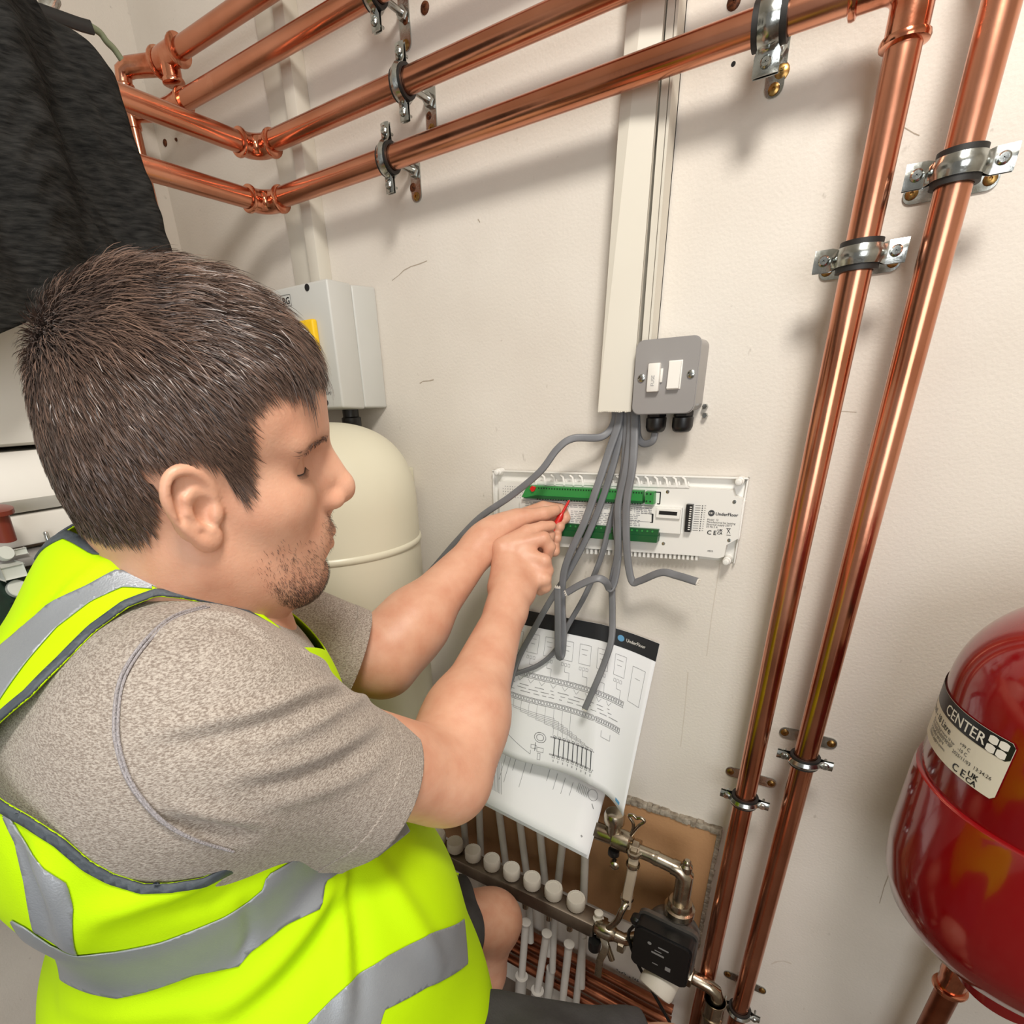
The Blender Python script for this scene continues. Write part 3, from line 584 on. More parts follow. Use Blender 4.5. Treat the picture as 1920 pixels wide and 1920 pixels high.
for k in range(11): x = 1295.5 - k*.42; y = 951+k*4.2; p = onY(x, y, -.0262); mb.box(p-np.array((.0014, .0004, .0007)), p+np.array((.0014, .0004, .0007)), .0002)
mb.build('header_pins', 'ctl', hs_)['kind'] = 'stuff'
mb = MB()
for k in range(12):
    y = 948+k*4.2; x = 1304-k*.5; ln(mb, x, y, x+10, y+.3, .0005, -.0184); p = onY(x+13.5, y+.5, -.0184); mb.lathe([(.0009, 0), (.0008, .0001)], p, (0, -1, 0), 6); ln(mb, x+17, y+.5, x+20, y+.6, .0005, -.0184)
p = onY(1334, 962, -.0184); mb.lathe([(.0042, 0), (.0042, .0002)], p, (0, -1, 0), 20)
f2 = frame_fn((0, -.0186, 0), (1, 0, 0), (0, 0, 1), (0, -1, 0))
p = onY(1341, 966, -.0184); add_text(mb, 'UnderFloor', .0060, f2, p[0], p[2], 0, bold=.0003)
for k, s_ in enumerate(('Model  12', 'Manufactured for heating', 'Electrical supply 230 V', '50 Hz 5 A')): p = onY(1326-k*.6, 974+k*4.4, -.0184); add_text(mb, s_, .0036, f2, p[0], p[2]-.001, 0)
p = onY(1325, 999, -.0184); add_text(mb, 'C E', .0085, f2, p[0], p[2]-.002, 0, bold=.0004)
p = onY(1345, 996, -.0184); add_text(mb, 'UK', .0048, f2, p[0], p[2], 0, bold=.0003); add_text(mb, 'CA', .0048, f2, p[0], p[2]-.0042, 0, bold=.0003)
for a_, b_ in (((1363, 991), (1369, 1000)), ((1369, 991), (1363, 1000)), ((1362, 991), (1370, 991.5)), ((1362, 1003), (1370, 1003.4))): ln(mb, *a_, *b_, .0007, -.0184)
p = onY(1326, 1034, -.0184); add_text(mb, 'AE03', .0036, f2, p[0], p[2], 0)
mb.build('cover_print', 'ink', ctl, 0)
p = onY(1334, 962, -.0186); mb = MB(); add_text(mb, 'UF', .0042, f2, p[0]-.0027, p[2]-.0015, .0003, bold=.0003); mb.build('logo_letters', 'white', ctl, 0)
for x, y in ((1252, 922), (1377, 941), (1244, 1019), (1367, 1013)):
    p = onY(x, y, yc); MB().lathe([(.0026, 0), (.0024, .0006), (.0012, .0008)], p, (0, -1, 0), 10).build('cover_screw', 'zinc', ctl)
mb = MB()
for i in range(9):
    for j in range(5):
        if abs(i-4)+abs(j-2) < 6: p = onY(943+i*4.5+j*.3, 911+j*5+i*.3, yc-.0004); mb.lathe([(.0008, 0), (.0007, .0002)], p, (0, -1, 0), 6)
mb.build('speaker_holes', 'ink_soft', ctl)['kind'] = 'stuff'

# ================================================================ HANGING GREY CABLES
def cab(pts, label, w=.0135, t=.0055, up=(1, .0, 0), ends=True, ny=None):
    """pts: (x, y, distance in front of the wall)"""
    p = smooth_path([onY(x, y, -d) for x, y, d in pts], 7)
    # twist-free wide direction: perpendicular to travel, roughly in the wall plane unless told otherwise
    ups = []
    for i in range(len(p)):
        d = p[min(i+1, len(p)-1)]-p[max(i-1, 0)]; d /= np.linalg.norm(d); n = np.array(ny or (0, -1, 0.0)); u = np.cross(d, n); L = np.linalg.norm(u); ups.append(u/L if L > .05 else (ups[-1] if ups else np.array((1., 0, 0))))
    t_ = thing('grey_cable', label, 'cable', p[0])
    MB().tube(p, 1, 14, flat=(w, t), up=ups).build('cable_sheath', 'cable', t_)
    d = p[-1]-p[-2]; d /= np.linalg.norm(d); e = p[-1]
    if ends:
        mb = MB().tube([e-d*.0005, e+d*.0020], 1, 12, flat=(w*.86, t*.8), up=[ups[-1]]*2)
        for s in (-.30, 0, .30): mb.tube([e+ups[-1]*s*w, e+ups[-1]*s*w+d*.0040], .0010, 6)
        mb.build('cut_end', 'cable_core', t_)
    return t_
Zc = lambda zx, zy, d: (740+zx/2.743, 740+zy/2.743, d)
cab([(1152, 740, .016), (1152, 790, .020), (1128, 819, .03), (1075, 822, .05), (1045, 842, .06), (1012, 885, .07), (958, 930, .075), (900, 970, .08), (856, 1015, .085), (808, 1070, .09), (757, 1122, .10)], 'grey flat cable swinging far out to the left, crossing the controller corner', w=.0105)
cab([Zc(1150, 0, .016), Zc(1155, 130, .024), Zc(1100, 300, .035), Zc(1040, 480, .048), Zc(975, 660, .055), Zc(905, 810, .06), Zc(868, 930, .062), Zc(862, 1080, .064), Zc(868, 1230, .066), Zc(862, 1330, .068), Zc(846, 1352, .075), Zc(840, 1300, .080), Zc(840, 1150, .082), Zc(838, 995, .082)], 'grey flat cable doubled back on itself in a long narrow loop', w=.0115)
cab([Zc(1175, 0, .014), Zc(1170, 140, .020), Zc(1130, 340, .028), Zc(1060, 560, .034), Zc(985, 740, .040), Zc(890, 920, .046), Zc(800, 1060, .052), Zc(715, 1210, .056), Zc(640, 1350, .060), Zc(595, 1480, .080), Zc(570, 1560, .088)], 'grey flat cable passing down behind the loop and the near forearm', w=.0105)
cab([Zc(1185, 0, .012), Zc(1200, 180, .016), Zc(1165, 440, .022), Zc(1110, 650, .030), Zc(1060, 840, .032), Zc(980, 1030, .034), Zc(890, 1190, .038), Zc(830, 1310, .044), Zc(740, 1390, .052), Zc(610, 1440, .070)], 'thin looking grey cable seen edge on, curving left over the diagram', w=.0095, ny=(.8, -.6, 0))
cab([Zc(1205, 0, .018), Zc(1215, 150, .026), Zc(1190, 380, .040), Zc(1150, 560, .044), Zc(1150, 700, .044), Zc(1145, 830, .042), Zc(1120, 960, .042), Zc(1120, 1120, .046), Zc(1115, 1260, .060), Zc(1075, 1390, .072), Zc(1025, 1510, .082), Zc(978, 1615, .090)], 'grey flat cable hanging longest in front of the paper diagram', w=.0105)
cab([Zc(1225, 0, .020), Zc(1235, 130, .030), Zc(1225, 360, .046), Zc(1195, 540, .050), Zc(1190, 700, .050), Zc(1200, 860, .048), Zc(1222, 960, .048), Zc(1260, 958, .050), Zc(1370, 915, .056), Zc(1450, 930, .060), Zc(1555, 962, .066)], 'grey flat cable kinked to the right below the controller', w=.0110, ny=(0, -.9, .45))
cab([Zc(1195, 0, .014), Zc(1195, 160, .022), Zc(1180, 400, .030), Zc(1142, 620, .038), Zc(1150, 800, .040), Zc(1135, 940, .044), Zc(1110, 1000, .050), Zc(1085, 962, .062), Zc(1040, 945, .068), Zc(960, 975, .074), Zc(885, 1018, .080)], 'grey cable folded back up to a pale cut end left of the others', w=.0115, ny=(0, -.8, .6))
cab([Zc(1340, 195, .028), Zc(1325, 240, .028), Zc(1280, 252, .024), Zc(1252, 215, .020), Zc(1245, 120, .016), Zc(1240, 20, .012)], 'short grey cable looping from the spur gland up into the trunking', w=.0095, ends=False)

# ================================================================ PAPERS
def sheet(mb, grid):
    """grid of rows of points"""
    r, c = len(grid), len(grid[0]); return mb.add([q for row in grid for q in row], [(i*c+j, i*c+j+1, (i+1)*c+j+1, (i+1)*c+j) for i in range(r-1) for j in range(c-1)])
def bil(a, b, c, d, u, v):  # a TL, b TR, c BR, d BL
    return (a*(1-u)+b*u)*(1-v) + (d*(1-u)+c*u)*v
dA, dB, dC, dD = onY(965, 1140, -.012), onY(1127, 1170, -.012), onY(1108, 1472, -.088), onY(925, 1404, -.094)
dE, dF = onY(1237, 1207, -.010), onY(1168, 1530, -.092)
paper = thing('wiring_diagram', 'unfolded sheet with a wiring diagram and black header hanging below the controller', 'paper', (-.35, 0, 1.1))
def pt(u, v, w=0.0):
    """u 0..1 left page, 1..1.6 right flap; v 0..1 down"""
    if u <= 1: p = bil(dA, dB, dC, dD, u, v); p = p + np.array((0, -.006*math.sin(u*2*math.pi*1.0)*v - .004*math.sin(v*3.1), 0))
    else:
        t = (u-1)/.6; p = bil(dB, dE, dF, dC, t, v); p = p + np.array((0, .010*math.sin(t*math.pi)*(.4+v*.6) - .004*math.sin(v*3.1), 0))
    return p + np.array((0, -w, 0))
g = [[pt(u, v) for u in np.concatenate([np.linspace(0, 1, 17), np.linspace(1.04, 1.6, 12)])] for v in np.linspace(0, 1, 22)]
o = sheet(MB(), g).build('paper_sheet', 'paper', paper, 60); sm = o.modifiers.new('s', 'SOLIDIFY'); sm.thickness = .0004
g = [[pt(u, v, .0006) for u in np.concatenate([np.linspace(0, 1, 17), np.linspace(1.04, 1.6, 12)])] for v in np.linspace(0, .095, 4)]
sheet(MB(), g).build('black_header', 'ink_black', paper, 60)
def pl_(mb, pts, w=.0006, lift=.0008):
    for (u0, v0), (u1, v1) in zip(pts[:-1], pts[1:]):
        n = max(1, int(max(abs(u1-u0), abs(v1-v0))/.06)); 
        for i in range(n):
            p = pt(u0+(u1-u0)*i/n, v0+(v1-v0)*i/n, lift); q = pt(u0+(u1-u0)*(i+1)/n, v0+(v1-v0)*(i+1)/n, lift); d = q-p; L = np.linalg.norm(d)
            if L < 1e-6: continue
            nn = np.cross(d/L, (0, 1, 0)); nn *= w/2/np.linalg.norm(nn); mb.add([p-nn, q-nn, q+nn, p+nn], [(0, 1, 2, 3)])
mb = MB(); dk = MB(); rr = random.Random(5)
def rect_(m_, u, v, a, b, w=.0006): pl_(m_, [(u, v), (u+a, v), (u+a, v+b), (u, v+b), (u, v)], w)
for i in range(7):   # thermostats and their leads
    u = .04+.19*i; rect_(mb, u, .14, .12, .12)
    pl_(mb, [(u+.02, .17), (u+.09, .17)]); pl_(mb, [(u+.03, .20), (u+.08, .20)])
    for k in range(3): rect_(mb, u+.01+.035*k, .28, .022, .018, .0005)
    pl_(mb, [(u+.05, .30), (u+.05, .335), (u+.10, .335), (u+.10, .39)])
rect_(mb, 1.38, .17, .14, .20)
pl_(mb, [(1.42, .23), (1.48, .23)])
for v, n, a0 in ((.395, 44, .0), (.555, 44, .0)):   # terminal strips
    for k in range(n):
        u = a0+.0305*k; rect_(dk, u, v, .022, .020, .0006)
    pl_(dk, [(0, v-.006), (1.34, v-.006)], .0006); pl_(dk, [(0, v+.028), (1.34, v+.028)], .0006)
for i in range(10):
    u = .05+.12*i; pl_(mb, [(u, .43), (u+.03, .455), (u+.06, .43)]); 
for r_ in range(3):
    u = .06
    while u < 1.2:
        L = rr.uniform(.03, .12); pl_(mb, [(u, .475+.022*r_), (u+L, .475+.022*r_)], .0011, .0008); u += L+rr.uniform(.02, .07)
for i in range(9):   # actuator leads fanning in to the manifold
    u0 = .08+.085*i; u1 = .60+.046*i; v = .60+.014*i
    pl_(mb, [(u0, .585), (u0, v+.03), (u1, v+.03+.02), (u1, .765)], .0006)
for i in range(9): u = .62+.046*i; pl_(dk, [(u, .78), (u, .90)], .0016); rect_(dk, u-.012, .765, .024, .014); rect_(dk, u-.012, .905, .024, .012); pl_(mb, [(u, .93), (u, .945)], .0015)
rect_(dk, .58, .775, .44, .006); rect_(dk, .58, .895, .44, .006)
for r_ in (.035, .022): pl_(dk, [(.48+r_*1.6*math.cos(a), .80+r_*math.sin(a)) for a in np.linspace(0, 2*math.pi, 17)], .0008)
rect_(dk, .40, .86, .05, .025); rect_(dk, .46, .87, .06, .03); rect_(dk, .47, .91, .025, .045); pl_(dk, [(.44, .84), (.44, .90)], .001); pl_(mb, [(.02, .80), (.14, .84), (.40, .93), (.40, .90)], .0009)
pl_(mb, [(1.10, .62), (1.10, .66), (1.22, .66), (1.22, .62)], .0007)
mb.build('diagram_print', 'ink_soft', paper, 0)['kind'] = 'stuff'; q_=dk.build('diagram_print', 'ink', paper, 0, label='darker lines of terminal strips and manifold'); q_['kind'] = 'stuff'
hw = MB(); vsx, fsx = text_pts('UnderFloor', .0080)
hw.add([pt(1.27+x/.19, .055-y/.30+.0, .0010) for x, y in vsx], fsx); hw.build('header_letters', 'white', paper, 0)
hw = MB(); hw.add([pt(1.215+.035*math.cos(a), .045+.018*math.sin(a), .0010) for a in np.linspace(0, 2*math.pi, 15)[:-1]], [tuple(range(14))]); hw.build('header_logo', 'blue', paper, 0)
hw = MB(); hw.add([pt(u, v, .0010) for u, v in ((1.42, .955), (1.50, .955), (1.50, .975), (1.42, .975))], [(0, 1, 2, 3)]); hw.build('corner_logo', 'blue', paper, 0)
# the manual: a stack of pages propped on the manifold
mA, mB_, mC, mD = onY(905, 1345, -.028), onY(1136, 1480, -.034), onY(1100, 1604, -.135), onY(868, 1484, -.135)
man = thing('instruction_manual', 'thick stack of white printed pages lying on the manifold below the diagram', 'booklet', (-.45, -.1, .75))
nrm = np.cross(mB_-mA, mD-mA); nrm /= np.linalg.norm(nrm)
if nrm[1] > 0: nrm = -nrm
for k in range(7):
    off = -nrm*(.0016*k+.0002) + np.array((0, -.0012*k*.3, -.0012*k)); j = np.array((rr.uniform(-.003, .003), 0, rr.uniform(-.002, .002)))
    g = []
    for v in np.linspace(0, 1, 8): g.append([bil(mA, mB_, mC, mD, u, v)+off+j*v+nrm*(.004*math.sin(v*math.pi) + (.006*(v**3) if k == 0 else 0) - .004*k*.2*v) for u in np.linspace(0, 1, 8)])
    o = sheet(MB(), g).build('page', 'paper', man, 60); sm = o.modifiers.new('s', 'SOLIDIFY'); sm.thickness = .0007
def mp(u, v): return bil(mA, mB_, mC, mD, u, v)+nrm*(.004*math.sin(v*math.pi)+.006*v**3+.0011)
mb = MB()
def ml(u0, v0, u1, v1, w=.0008):
    p, q = mp(u0, v0), mp(u1, v1); d = q-p; n = np.cross(d/np.linalg.norm(d), nrm)*w/2; mb.add([p-n, q-n, q+n, p+n], [(0, 1, 2, 3)])
for i in range(20): ml(.05+.010*i, .42, .08+.012*i, .80, .0010)
for i, (u, v1) in enumerate(((.12, .9), (.26, .8), (.30, .8), (.34, .55), (.42, .75), (.47, .45), (.60, .42), (.66, .5), (.72, .50), (.78, .45))): ml(u, .16, u, v1*.8, .0009)
for i in range(7): ml(.82+.012*i, .12, .82+.012*i, .26, .0008)
for a in range(12):
    t0, t1_ = a*math.pi/6, (a+1)*math.pi/6; ml(.93+.035*math.cos(t0), .18+.08*math.sin(t0), .93+.035*math.cos(t1_), .18+.08*math.sin(t1_), .0008)
ml(.94, .30, .96, .36, .0016); ml(.93, .78, .94, .80, .003)
mb.build('page_print', 'ink_soft', man, 0)['kind'] = 'stuff'

# ================================================================ MANIFOLD
MY = -.10
caps = [(790, 1550), (820, 1562), (852, 1580), (887, 1597), (922, 1618), (960, 1634), (998, 1653), (1038, 1672), (1080, 1691)]
c0, c1 = onY(*caps[3], MY), onY(*caps[8], MY); zc_ = (c0[2]+c1[2])/2 - .012
mf = thing('heating_manifold', 'lower steel manifold rail carrying a row of nine white round caps', 'manifold', (-.4, MY, zc_-.02))
xe = onY(1120, 1725, MY)[0]; x9 = c1[0]; dx = (x9-c0[0])/5; x1 = x9-dx*12
MB().box((x1, MY-.021, zc_-.046), (xe, MY+.021, zc_-.008), .006).build('manifold_rail', 'steel_bar', mf)
for k in range(9):
    x = x9 - dx*(8-k); q = MB()
    n_ = 20; prof = []
    vs_ = []
    ring = []
    for r, h in ((.011, -.010), (.011, -.003), (.0165, -.003), (.0180, .0), (.0180, .019), (.0166, .0225), (.0125, .0225), (.0120, .0215), (.0002, .0213)):
        ring.append([(x+(r*(1+(.035*(j % 2) if r > .014 else 0)))*math.cos(2*math.pi*j/40), MY+(r*(1+(.035*(j % 2) if r > .014 else 0)))*math.sin(2*math.pi*j/40), zc_+h) for j in range(40)])
    q.add([v for r_ in ring for v in r_], [(i*40+j, i*40+(j+1) % 40, (i+1)*40+(j+1) % 40, (i+1)*40+j) for i in range(8) for j in range(40)] + [tuple(range(320, 360)), tuple(range(40))[::-1]])
    q.build('manifold_cap', 'cap', mf)
for k, (a_, b_, c0_) in enumerate((((722, 1699), (724, 1727), 1), ((1029, 1720), (1027, 1748), 1), ((1068, 1741), (1066, 1768), 1), ((985, 1699), (987, 1729), 1))):
    if a_[0] < 900: continue
    p = onY(*a_, MY); MB().tube([(p[0], MY, zc_-.045), (p[0], MY, zc_-.078)], .0065, 16).hexnut((p[0], MY, zc_-.052), (0, 0, -1), .011, .008).build('manifold_stem', 'nickel', mf)
def ppipe(pts, y, label, r=.0085, base=None):
    p = [onY(a_, b_, y) for a_, b_ in pts]; o = MB().tube(smooth_path(p, 4), r, 16).build('plastic_pipe', 'pexpipe'); tag(o, label, 'pipe', 'white plastic heating pipes'); return p
ords = ('leftmost', 'second', 'third', 'fourth', 'fifth', 'sixth', 'seventh')
for k, (a_, b_) in enumerate((((866, 1500), (874, 1600)), ((898, 1500), (902, 1615)), ((935, 1515), (950, 1640)), ((974, 1535), (990, 1665)), ((1012, 1555), (1025, 1690)), ((1056, 1570), (1040, 1720)), ((1098, 1580), (1092, 1750)))):
    d = (b_[0]-a_[0])/(b_[1]-a_[1]); y2 = b_[1]+200
    ppipe([a_, b_, (b_[0]+d*.4*100, b_[1]+100)], -.045, ords[k]+' of the seven white pipes rising behind the manifold rail, counted from the left', .0080)
for k, (a_, b_, s0) in enumerate((((986, 1729), (975, 1870), 1830), ((1025, 1750), (1004, 1880), 1855), ((1067, 1770), (1052, 1900), 0), ((1094, 1755), (1078, 1900), 0))):
    p0 = onY(*a_, MY if k < 3 else -.045); p1_ = onY(*b_, MY if k < 3 else -.045); q = p0 + (p1_-p0)*1.6
    t = thing('heating_pipe_tail', ('white pipe below the rail with a wide sleeve, nearest the knee', 'second white pipe below the rail from the knee, with a wide sleeve', 'third white pipe below the rail from the knee, joined by a steel stem', 'rightmost white pipe below the rail, set back without a stem')[k], 'pipe', q)
    MB().tube([p0, q], .0082, 16).build('pipe_run', 'pexpipe', t)
    if k < 3: MB().lathe([(.0100, 0), (.0112, .002), (.0112, .006), (.0088, .007)], p0-np.array((0, 0, .005)), (p0-q), 16).build('pipe_collar', 'pexpipe', t)
    if s0:
        s_ = onY(b_[0]-(1870-s0)*-.08, s0, MY); u = (q-p0)/np.linalg.norm(q-p0); s_ = p0+u*((s_[2]-p0[2])/u[2]); MB().tube([s_, s_+u*.004, s_+u*.20], [.0150, .0135, .0135], 20).build('conduit_sleeve', 'pexpipe', t)
ppipe([(1033, 1815), (1026, 1880)], -.035, 'short wide white pipe standing behind the second sleeve', .011)

# upper manifold end with valve, and the mixing pump group
Q = lambda zx, zy, d: onY(740+zx/2.909, 1380+zy/2.909, -d)
vg = thing('manifold_valve', 'nickel ball valve and hex unions right of the booklet corner', 'valve', Q(1230, 560, .09))
a_, b_ = Q(1050, 500, .08), Q(1275, 575, .08); zz = (a_[2]+b_[2])/2
MB().tube([(a_[0]-.25, -.08, zz), (a_[0], -.08, zz), (b_[0]-.02, -.08, zz)], [.017, .017, .015], 20).build('rail_end', 'nickel', vg)
p = Q(1200, 440, .08); MB().tube([(p[0], -.08, zz), (p[0], -.08, p[2]+.01)], .013, 20).lathe([(.018, -.012), (.0185, .004), (.016, .010), (.010, .013)], (p[0], -.08, p[2]), Z_, 24).build('vent_cap', 'nickel', vg)
p = Q(1240, 560, .08); MB().lathe([(.012, -.02), (.019, -.014), (.020, 0), (.019, .014), (.012, .02)], (p[0], -.08, zz), X_, 24).build('valve_body', 'nickel', vg)
p = Q(1190, 640, .09); MB().tube([(p[0], -.08, zz), (p[0], -.085, p[2]+.012)], .008, 14).lathe([(.010, 0), (.0105, -.010), (.006, -.016)], (p[0], -.085, p[2]+.004), Z_, 20).build('drain_plug', 'black', vg)
p = Q(1200, 700, .10); MB().lathe([(.006, -.008), (.0085, -.004), (.0085, .005), (.004, .008)], p, (.2, -1, .1), 18).build('drain_outlet', 'nickel', vg)
p = Q(1320, 450, .11); mb = MB()
for s in (-1, 1): mb.tube(smooth_path([Q(1290, 540, .10), p+np.array((s*.004, 0, -.015)), p+np.array((s*.013, 0, 0)), p+np.array((s*.006, 0, .004)), p], 4), .0028, 10)
mb.build('butterfly_handle', 'nickel', vg)
p = Q(1330, 590, .085); MB().hexnut((p[0]-.010, -.085, zz-.004), X_, .0195, .013).tube([(p[0], -.085, zz-.004), (p[0]+.03, -.085, zz-.005)], .012, 18).build('hex_union', 'nickel', vg)
el = Q(1600, 660, .085)
MB().tube([(p[0]+.026, -.085, zz-.005), (el[0]-.012, -.085, zz-.010)], .0125, 20).lathe([(.0135, 0), (.0135, .006)], (p[0]+.030, -.085, zz-.0055), X_, 20).build('sleeve_pipe', 'nickel', vg)
MB().tube([(el[0]-.022, -.085, zz-.009), (el[0]-.010, -.085, zz-.010), (el[0], -.085, zz-.020), (el[0], -.085, zz-.05), (el[0], -.085, zz-.085)], [.014, .0148, .0150, .0142, .0142], 20).lathe([(.0100, 0), (.0100, .012), (.0065, .016), (.0065, .021), (.004, .024)], (el[0], -.085, zz-.008), Z_, 20).build('elbow', 'nickel', vg)
zf = zz-.085; MB().lathe([(.019, .006), (.021, 0), (.021, -.008), (.0255, -.010), (.0255, -.022), (.020, -.026)], (el[0], -.085, zf), Z_, 28).build('pump_union', 'nickel', vg)
pu = thing('circulation_pump', 'black and grey circulation pump below the silver elbow at the board corner', 'pump', Q(1480, 1060, .10))
pc = Q(1500, 1010, .085)
hr = Q(1520, 930, .075)
ax = np.array((-.03, -.99, .04)); ax /= np.linalg.norm(ax)
ctr = np.array((el[0]-.006, -.080, zf-.078))
MB().lathe([(.034, -.02), (.044, -.012), (.047, 0), (.047, .012), (.042, .018), (.040, .026)], ctr, ax, 36).tube([(el[0], -.085, zf-.02), (el[0], -.085, zf-.045)], .020, 18).tube([ctr+np.array((0, 0, -.03)), ctr+np.array((0, 0, -.075))], .018, 18).build('pump_housing', 'pump_grey', pu)
u_ = np.cross(ax, (0, 0, 1)); u_ /= np.linalg.norm(u_); u_ = -u_ if u_[0] < 0 else u_; v_ = np.cross(u_, ax); v_ = -v_ if v_[2] < 0 else v_
fp = frame_fn(ctr+u_*-.004+v_*-.006, u_, v_, ax)
mb = MB().prism(rrect(.104, .106, .014), .022, .030, fp); mb.build('motor_flange', 'pump_grey', pu)
for a_, b_ in ((-.036, .038), (.036, .038), (.036, -.036)): MB().lathe([(.007, .018), (.007, .034), (.0045, .036)], fp(a_, b_, 0), ax, 12).build('flange_bolt', 'pump_grey', pu)
mb = MB().prism([(u, v-.002) for u, v in rrect(.098, .096, .010)], .030, .058, fp); mb.prism([(u*.94, v*.94-.002) for u, v in rrect(.098, .096, .010)], .058, .062, fp); hd = mb.build('control_head', 'black', pu)
mb = MB(); fh = frame_fn(fp(0, -.002, .0623), u_, v_, ax)
mb.prism(rrect(.018, .0030, .001, 2, .004, .022), 0, .0002, fh); mb.prism(rrect(.012, .0018, .0006, 2, -.004, .012), 0, .0002, fh); mb.prism(rrect(.022, .004, .001, 2, -.004, .005), 0, .0002, fh); mb.prism(rrect(.009, .009, .001, 2, .016, -.018), 0, .0002, fh); mb.prism(rrect(.010, .0020, .0006, 2, -.006, -.020), 0, .0002, fh)
mb.prism([(-.020+.0035*math.cos(a), .022+.0035*math.sin(a)) for a in np.linspace(0, 2*math.pi, 13)[:-1]], 0, .0002, fh)
mb.build('head_print', 'ink_soft', hd, 0)
MB().lathe([(.006, 0), (.010, .004), (.010, .016), (.006, .02)], fp(-.052, .034, .030), ax, 14).build('cable_plug', 'black', pu)
cbl = smooth_path([fp(-.052, .030, .05), Q(1275, 1080, .12), Q(1300, 1180, .12), Q(1350, 1290, .12), Q(1410, 1400, .12), Q(1500, 1560, .11)], 6); tag(MB().tube(cbl, .0030, 10).build('pump_lead', 'black'), 'thin black lead hanging from the pump plug across the white cap', 'cable')
# mixing valve group, left of the pump
p = Q(1425, 1375, .135); mc = thing('thermostatic_head', 'round cream dial under the black pump head', 'valve', p); q_ = np.array((-.25, -.75, -.55)); q_ /= np.linalg.norm(q_)
MB().lathe([(.026, -.045), (.030, -.03), (.0320, 0), (.030, .006), (.023, .008), (.022, .005), (.0001, .005)], p, q_, 40).build('dial_body', 'cap', mc)
ob = thing('lower_union', 'silver union and elbow leading down into a pipe beside the long copper pipes', 'pipe fitting', Q(1700, 1340, .085))
p = Q(1615, 1310, .085); e2 = Q(1765, 1375, .085)
MB().tube([p-np.array((.045, 0, 0)), p], .012, 18).hexnut((p[0]-.010, -.085, p[2]), X_, .019, .014).build('hex_union', 'nickel', ob)
MB().tube([(p[0]+.004, -.085, p[2]), (e2[0]-.016, -.085, p[2]-.002), (e2[0]-.004, -.085, p[2]-.008), (e2[0], -.085, p[2]-.022), (e2[0], -.085, p[2]-.035)], .0125, 18).build('elbow', 'nickel', ob)
MB().tube([(e2[0], -.085, p[2]-.03), (e2[0], -.085, p[2]-.16)], .0175, 20).lathe([(.019, 0), (.019, .005)], (e2[0], -.085, p[2]-.035), Z_, 20).lathe([(.019, 0), (.019, .004)], (e2[0], -.085, p[2]-.075), Z_, 20).build('sleeve', 'nickel', ob)
xf = e2[0]; straight(ob, (xf, -.085, 0), (xf, -.085, p[2]-.15), .011, 'copper_old')
# bypass: right end of the lower rail
bp = thing('bypass_valve', 'nickel bypass with a hanging lever joining rail end and pump', 'valve', (xe, MY, zc_-.03))
MB().tube([(xe-.006, MY, zc_-.027), (xe+.03, MY, zc_-.03)], .016, 18).hexnut((xe+.005, MY, zc_-.028), X_, .021, .012).build('rail_union', 'nickel', bp)
k0 = Q(1150, 1060, .11); MB().lathe([(.012, -.02), (.017, -.010), (.017, .010), (.012, .02)], k0, X_, 20).build('valve_body', 'nickel', bp)
MB().tube([k0, Q(1250, 1110, .105), Q(1330, 1100, .09)], .012, 16).hexnut(Q(1225, 1120, .105), X_, .018, .013).build('hex_union', 'nickel', bp)
MB().tube(smooth_path([k0, Q(1210, 1010, .12), Q(1240, 950, .12), Q(1262, 915, .11)], 4), [.006]*12+[.007], 12).build('valve_neck', 'nickel', bp)
MB().tube(smooth_path([Q(1262, 930, .105), Q(1275, 840, .10), Q(1295, 740, .10), Q(1305, 640, .095), Q(1310, 600, .09)], 4), 1, 12, flat=(.018, .012), up=(1, 0, 0)).build('flow_gauge', mat('clear_gauge', (176, 160, 140), .15), bp)
for a_ in ((1268, 880), (1300, 700), (1306, 640)): MB().lathe([(.0115, -.004), (.0125, 0), (.0115, .004)], Q(*a_, .098), Z_, 16).build('gauge_band', 'nickel', bp)
MB().tube(smooth_path([k0+np.array((0, -.012, -.005)), Q(1150, 1160, .13), Q(1120, 1220, .135), Q(1108, 1310, .135)], 4), 1, 10, flat=(.014, .004), up=(1, 0, 0)).build('lever_handle', 'nickel', bp)
MB().tube([Q(1150, 1120, .12), Q(1185, 1220, .125)], .006, 12).build('lever_stem', 'nickel', bp)
p = Q(1112, 985, .10); MB().lathe([(.0105, -.012), (.0105, -.004), (.0085, -.003), (.0065, 0), (.0065, .006), (.0085, .007), (.0085, .011), (.004, .013)], p, Z_, 20).build('vent_cap', 'cap', bp)
p = Q(1090, 1135, .12); MB().lathe([(.012, -.012), (.013, 0), (.012, .012)], p, Z_, 18).build('black_cap', 'black', bp)
# smudged handwriting low on the wall
p = Q(1215, 1275, 0); mb = MB(); rr = random.Random(21)
for k in range(9):
    if k == 4: continue
    o_ = p + np.array((k*.0058, -.0008, -.004)); q = [o_+np.array((rr.uniform(-.002, .002), 0, rr.uniform(-.001, .009))) for _ in range(4)]
    mb.tube(q, .0006, 5)
q_ = mb.build('pencil_note', 'ink', None, 0); q_['kind'] = 'stuff'; tag(q_, 'smudged dark handwriting low on the wall under the pump', 'writing')
